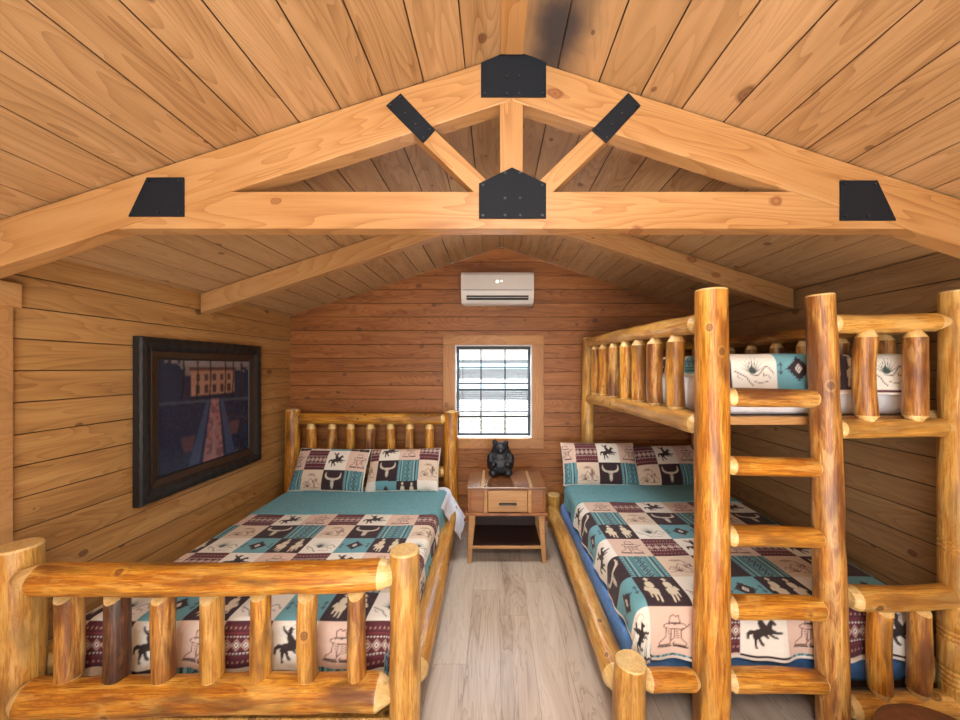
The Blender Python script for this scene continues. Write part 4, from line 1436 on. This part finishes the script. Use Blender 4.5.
# lower side rails and platform
log('side_rail', (XS - 0.035, 1.64, 0.20), (XS - 0.03, BYH - 0.03, 0.20), 0.066, 0.062, bunk, M['log_pale'], t0=(0.05, 0.6), t1=(0.05, 0.6), bump=0.06)
log('side_rail', (XB, 1.68, 0.20), (XB, BYH - 0.03, 0.20), 0.06, 0.06, bunk, M['log_pale'], t0=(0.05, 0.6), t1=(0.05, 0.6))
box('platform', XS + 0.035, XB - 0.07, 1.73, BYH - 0.09, 0.11, 0.14, M['darkwood'], bunk, 0.004)

RZt = 0.525
NX0, NX1, NY0, NY1 = 0.690, 2.03, 1.725, 3.60
# rounded blue box spring under the lower mattress
bm = bmesh.new()
qx0, qx1, qy0, qy1, qr = 0.640, 2.025, 1.708, 3.60, 0.11
ring = []
for (cx, cy, a0) in ((qx1 - qr, qy0 + qr, -PI / 2), (qx1 - qr, qy1 - qr, 0), (qx0 + qr, qy1 - qr, PI / 2), (qx0 + qr, qy0 + qr, PI)):
    for i_ in range(9):
        a = a0 + PI / 2 * i_ / 8
        ring.append((cx + qr * math.cos(a), cy + qr * math.sin(a)))
mcx, mcy = (qx0 + qx1) / 2, (qy0 + qy1) / 2
levels = [(0.0, 0.03), (0.012, 0.008), (0.04, 0.0), (0.10, -0.006), (0.145, 0.0), (0.168, 0.010), (0.178, 0.035)]
rows = []
for z_, ins in levels:
    sx_, sy_ = 1 - ins / ((qx1 - qx0) / 2), 1 - ins / ((qy1 - qy0) / 2)
    rows.append([bm.verts.new(((x_ - mcx) * sx_, (y_ - mcy) * sy_, z_)) for x_, y_ in ring])
for ra, rb_ in zip(rows[:-1], rows[1:]):
    for i_ in range(len(ring)):
        f = bm.faces.new((ra[i_], ra[(i_ + 1) % len(ring)], rb_[(i_ + 1) % len(ring)], rb_[i_]))
        f.smooth = True
bm.faces.new(rows[0][::-1])
bm.faces.new(rows[-1])
me = bpy.data.meshes.new('box_spring')
bm.to_mesh(me)
bm.free()
tag(link('box_spring', me, M['blue_ticking'], None, (mcx, mcy, 0.142)), 'shiny blue base showing below the quilt of the lower bunk', 'box spring')
mattress('mattress', NX0, NX1, NY0, NY1, 0.322, RZt, M['white_sheet'], 'mattress under the quilt of the lower bunk', 0.06)
quilt('patchwork_quilt', 'western patchwork quilt over the lower bunk mattress', NX0 + 0.040, NX1 - 0.04, NY0 + 0.030, 2.97, RZt + 0.014, 0.212, 0.210, 0.937, 0,
      0.225, 0.05, 0.290, 0.005, 1.9, None, True, 3.42, (0.22, 0.05), rr=0.07, flare=0.09)
bpy.data.objects['patchwork_quilt.001']
pillow('pillow', 0.72, 0.42, 0.15, (1.005, 3.475, 0.715), math.radians(60), 'patchwork pillow at the open side of the lower bunk', 'patchwork pillows', 2.35, -0.05, 0.205, yaw=-0.03)
pillow('pillow', 0.68, 0.42, 0.15, (1.685, 3.50, 0.69), math.radians(56), 'patchwork pillow half hidden beside the wall in lower bunk', 'patchwork pillows', 0.0, -0.05, 0.205, yaw=0.05)

# upper mattress and quilt
UX0, UX1 = XA + 0.065, XB - 0.075
UZ0, UZ1 = 1.416, 1.70
mattress('mattress', UX0, UX1, BY + 0.11, BYH - 0.1, UZ0, UZ1, M['white_sheet'], 'white mattress on the upper bunk', 0.05)
ua_u = 1.338 - 0.212
quilt('patchwork_quilt', 'western patchwork quilt on the upper bunk mattress', UX0 + 0.05, UX1 - 0.05, BY + 0.15, 3.1, UZ1 + 0.014, 0.212, 0.205, ua_u, -4.43,
      0.14, 0.10, 0.225, 0.006, 4.1, None)

# ------------------------------------------------------------------ NIGHTSTAND
NYF, NYB = 3.02, 3.49
ns = empty('nightstand', (sX(507, NYF), (NYF + NYB) / 2, 0), 'small rustic nightstand with one drawer under the window', 'nightstand')
nx0, nx1 = sX(467, NYF), sX(546.5, NYF)
ztop = 0.645
zbx = sZ(513, NYF)
box('tabletop', nx0, nx1, NYF - 0.01, NYB, ztop - 0.022, ztop, M['walnut_dark'], ns, 0.005)
tt = bpy.data.objects['tabletop']
for xx in (nx0 + 0.13, nx1 - 0.13):
    box('inlay_strip', xx - 0.012, xx + 0.012, NYF - 0.008, NYB - 0.002, ztop - 0.002, ztop + 0.0015, M['stripe'], tt, 0)
# box with drawer opening: sides, back, stiles
box('side_panel', nx0 + 0.005, nx0 + 0.025, NYF + 0.01, NYB - 0.01, zbx, ztop - 0.022, M['walnut'], ns, 0.003)
box('side_panel', nx1 - 0.025, nx1 - 0.005, NYF + 0.01, NYB - 0.01, zbx, ztop - 0.022, M['walnut'], ns, 0.003)
box('back_panel', nx0 + 0.025, nx1 - 0.025, NYB - 0.03, NYB - 0.01, zbx, ztop - 0.022, M['walnut'], ns, 0.003)
dx0, dx1 = sX(488, NYF), sX(527.5, NYF)
box('front_panel', nx0 + 0.026, dx0 - 0.035, NYF + 0.012, NYF + 0.03, zbx, ztop - 0.022, M['walnut'], ns, 0.003)
box('front_panel', dx1 + 0.035, nx1 - 0.026, NYF + 0.012, NYF + 0.03, zbx, ztop - 0.022, M['walnut'], ns, 0.003)
box('stile', dx0 - 0.034, dx0 - 0.004, NYF, NYF + 0.03, zbx, ztop - 0.022, M['trimwood'], ns, 0.003)
box('stile', dx1 + 0.004, dx1 + 0.034, NYF, NYF + 0.03, zbx, ztop - 0.022, M['trimwood'], ns, 0.003)
dr = box('drawer', dx0, dx1, NYF - 0.004, NYF + 0.30, zbx + 0.008, ztop - 0.030, M['trimwood'], ns, 0.004)
box('handle', (dx0 + dx1) / 2 - 0.075, (dx0 + dx1) / 2 + 0.075, NYF - 0.028, NYF - 0.004, sZ(503.5, NYF) - 0.008, sZ(503.5, NYF) + 0.008, M['black_metal'], dr, 0.006)
box('base_frame', nx0 - 0.012, nx1 + 0.012, NYF - 0.012, NYB, zbx - 0.022, zbx, M['walnut'], ns, 0.004)
for sx in (-1, 1):
    for y_ in (NYF + 0.02, NYB - 0.05):
        xt = (nx0 + 0.03) if sx < 0 else (nx1 - 0.03)
        xb = xt + sx * 0.012 + 0.0
        bm = bmesh.new()
        vs = []
        for (xc, hw, z) in ((xb, 0.016, 0.0), (xt - sx * 0.012, 0.026, zbx - 0.022)):
            for ddx, ddy in ((-hw, -0.022), (hw, -0.022), (hw, 0.022), (-hw, 0.022)):
                vs.append(bm.verts.new((xc + ddx - xt, ddy, z)))
        for f in ((3, 2, 1, 0), (4, 5, 6, 7), (0, 1, 5, 4), (1, 2, 6, 5), (2, 3, 7, 6), (3, 0, 4, 7)):
            bm.faces.new([vs[i] for i in f])
        bmesh.ops.bevel(bm, geom=bm.edges[:], offset=0.004, segments=2, affect='EDGES')
        me = bpy.data.meshes.new('leg')
        bm.to_mesh(me)
        bm.free()
        link('leg', me, M['trimwood'], ns, (xt, y_, 0))
zs_ = sZ(547.5, NYF)
box('shelf', nx0 + 0.045, nx1 - 0.045, NYF + 0.01, NYB - 0.04, zs_ - 0.010, zs_ + 0.008, M['darkwood'], ns, 0.003)
box('shelf_rail', nx0 + 0.045, nx1 - 0.045, NYF, NYF + 0.012, zs_ - 0.012, zs_ + 0.012, M['trimwood'], ns, 0.003)
box('back_panel', nx0 + 0.05, nx1 - 0.05, NYB - 0.075, NYB - 0.06, zs_ + 0.012, zbx - 0.022, M['darkwood'], ns, 0.003)

# ------------------------------------------------------------------ BEAR ORNAMENT
bx, by_ = sX(500.5, 3.36), 3.36


def blob_mesh(name, parts, voxel=0.006):
    bm = bmesh.new()
    for (c, r) in parts:
        mtx = Matrix.Translation(c) @ Matrix.Diagonal((r[0], r[1], r[2], 1))
        bmesh.ops.create_icosphere(bm, subdivisions=3, radius=1.0, matrix=mtx)
    me = bpy.data.meshes.new(name)
    bm.to_mesh(me)
    bm.free()
    o = bpy.data.objects.new(name, me)
    COL.objects.link(o)
    rm = o.modifiers.new('remesh', 'REMESH')
    rm.mode = 'VOXEL'
    rm.voxel_size = voxel
    sm = o.modifiers.new('smooth', 'SMOOTH')
    sm.iterations = 5
    dg = bpy.context.evaluated_depsgraph_get()
    m2 = bpy.data.meshes.new_from_object(o.evaluated_get(dg))
    bpy.data.objects.remove(o)
    bpy.data.meshes.remove(me)
    smooth(m2)
    return m2


me = blob_mesh('bear_ornament', [
    ((0, 0, 0.10), (0.128, 0.110, 0.105)), ((0, -0.005, 0.17), (0.110, 0.095, 0.090)), ((0, -0.02, 0.245), (0.080, 0.070, 0.062)),
    ((0, -0.085, 0.235), (0.032, 0.034, 0.026)), ((-0.055, -0.01, 0.300), (0.024, 0.018, 0.030)), ((0.050, -0.01, 0.296), (0.024, 0.018, 0.024)),
    ((-0.090, -0.06, 0.15), (0.036, 0.040, 0.062)), ((0.090, -0.06, 0.15), (0.036, 0.040, 0.062)), ((-0.065, -0.10, 0.115), (0.028, 0.034, 0.026)), ((0.065, -0.10, 0.115), (0.028, 0.034, 0.026)),
    ((-0.070, -0.09, 0.035), (0.040, 0.045, 0.035)), ((0.070, -0.09, 0.035), (0.040, 0.045, 0.035))])
zmin = min(v.co.z for v in me.vertices)
for v in me.vertices:
    v.co.z -= zmin
o = link('bear_ornament', me, M['black'], None, (bx, by_, ztop + 0.002))
o.scale = (1.0, 0.9, 1.0)
tag(o, 'small black bear-shaped ornament standing on the nightstand', 'ornament')

# ------------------------------------------------------------------ OTTOMAN (only its top shows)
def lathe(name, prof, loc, mat, parent=None, seg=40):
    vs, fs = [], []
    n = len(prof)
    for i in range(seg):
        a = 2 * PI * i / seg
        for r, z in prof:
            vs.append((r * math.cos(a), r * math.sin(a), z))
    for i in range(seg):
        for j in range(n - 1):
            a, b = i * n + j, ((i + 1) % seg) * n + j
            fs.append((a, b, b + 1, a + 1))
    me = mesh_py(name, vs, fs, None, True)
    bm = bmesh.new()
    bm.from_mesh(me)
    bmesh.ops.remove_doubles(bm, verts=bm.verts[:], dist=1e-5)
    bmesh.ops.recalc_face_normals(bm, faces=bm.faces[:])
    bm.to_mesh(me)
    bm.free()
    return link(name, me, mat, parent, loc)


ox, oy = 1.63, 1.27
ot = empty('ottoman', (ox, oy, 0), 'brown padded round stool at the foot of the bunk bed', 'stool')
lathe('seat', [(0, 0.12), (0.19, 0.12), (0.205, 0.14), (0.208, 0.24), (0.20, 0.275), (0.17, 0.305), (0.11, 0.322), (0.05, 0.328), (0, 0.33)], (ox, oy, 0), M['leather'], ot)
for a in range(4):
    an = PI / 4 + a * PI / 2
    lathe('leg', [(0, 0), (0.014, 0), (0.02, 0.12), (0, 0.12)], (ox + 0.14 * math.cos(an), oy + 0.14 * math.sin(an), 0), M['darkwood'], ot, 14)

# ------------------------------------------------------------------ LIGHT
def area(name, loc, target, size, power, col, size_y=None):
    l = bpy.data.lights.new(name, 'AREA')
    l.shape = 'RECTANGLE'
    l.size = size
    l.size_y = size_y or size
    l.energy = power
    l.color = col
    o = bpy.data.objects.new(name, l)
    COL.objects.link(o)
    o.location = loc
    o.rotation_mode = 'QUATERNION'
    o.rotation_quaternion = (Vector(target) - Vector(loc)).to_track_quat('-Z', 'Y')
    return o


area('doorway_daylight', (0, YR + 0.05, 1.1), (0, 3, 1.0), 2.3, 86, (0.92, 0.96, 1.0), 2.0)
area('ceiling_fill', (0, -0.55, 2.66), (0, 2.4, 0.3), 1.0, 38, (1.0, 0.95, 0.87), 0.6)  # added fill light without a fitting, brightens floor and bed tops
o = area('ceiling_fill', (RX, 2.42, 2.76), (RX, 2.52, 0.0), 0.45, 19, (1.0, 0.97, 0.93), 0.35)  # second added fill behind the truss, no fixture there, lifts the back half
o.data.spread = math.radians(130)
area('window_daylight', (0, YB + 0.75, 2.55), (0, 2.2, 0.3), 2.2, 620, (0.76, 0.88, 1.0), 1.0)
sun = bpy.data.lights.new('sun', 'SUN')
sun.energy = 72.0
sun.angle = 0.02
sun.color = (1.0, 0.96, 0.9)
so = bpy.data.objects.new('sun', sun)
COL.objects.link(so)
so.rotation_mode = 'QUATERNION'
so.rotation_quaternion = Vector((0.12, 1.0, -0.95)).to_track_quat('-Z', 'Y')

w = bpy.data.worlds.new('sky')
S.world = w
w.use_nodes = True
nt = w.node_tree
bg = nt.nodes['Background']
sky = nt.nodes.new('ShaderNodeTexSky')
sky.sky_type = 'HOSEK_WILKIE'
sky.turbidity = 4.0
sky.sun_direction = (0.3, -0.6, 0.74)
nt.links.new(sky.outputs[0], bg.inputs[0])
bg.inputs[1].default_value = 1.5

# ------------------------------------------------------------------ CAMERA
cam = bpy.data.cameras.new('camera')
cam.sensor_fit = 'HORIZONTAL'
cam.sensor_width = 36
cam.lens = F / 960 * 36
cam.shift_x = -(VX - 480) / 960
cam.shift_y = (VY - 360) / 960
cam.clip_start = 0.05
cam.clip_end = 200
co = bpy.data.objects.new('camera', cam)
COL.objects.link(co)
co.location = (0, 0, H)
co.rotation_euler = (PI / 2, 0, 0)
S.camera = co
vs_ = S.view_settings
vs_.view_transform = 'Standard'
vs_.look = 'None'
vs_.gamma = 1
vs_.exposure = 0.0
vs_.use_curve_mapping = False
S.cycles.max_bounces = 8
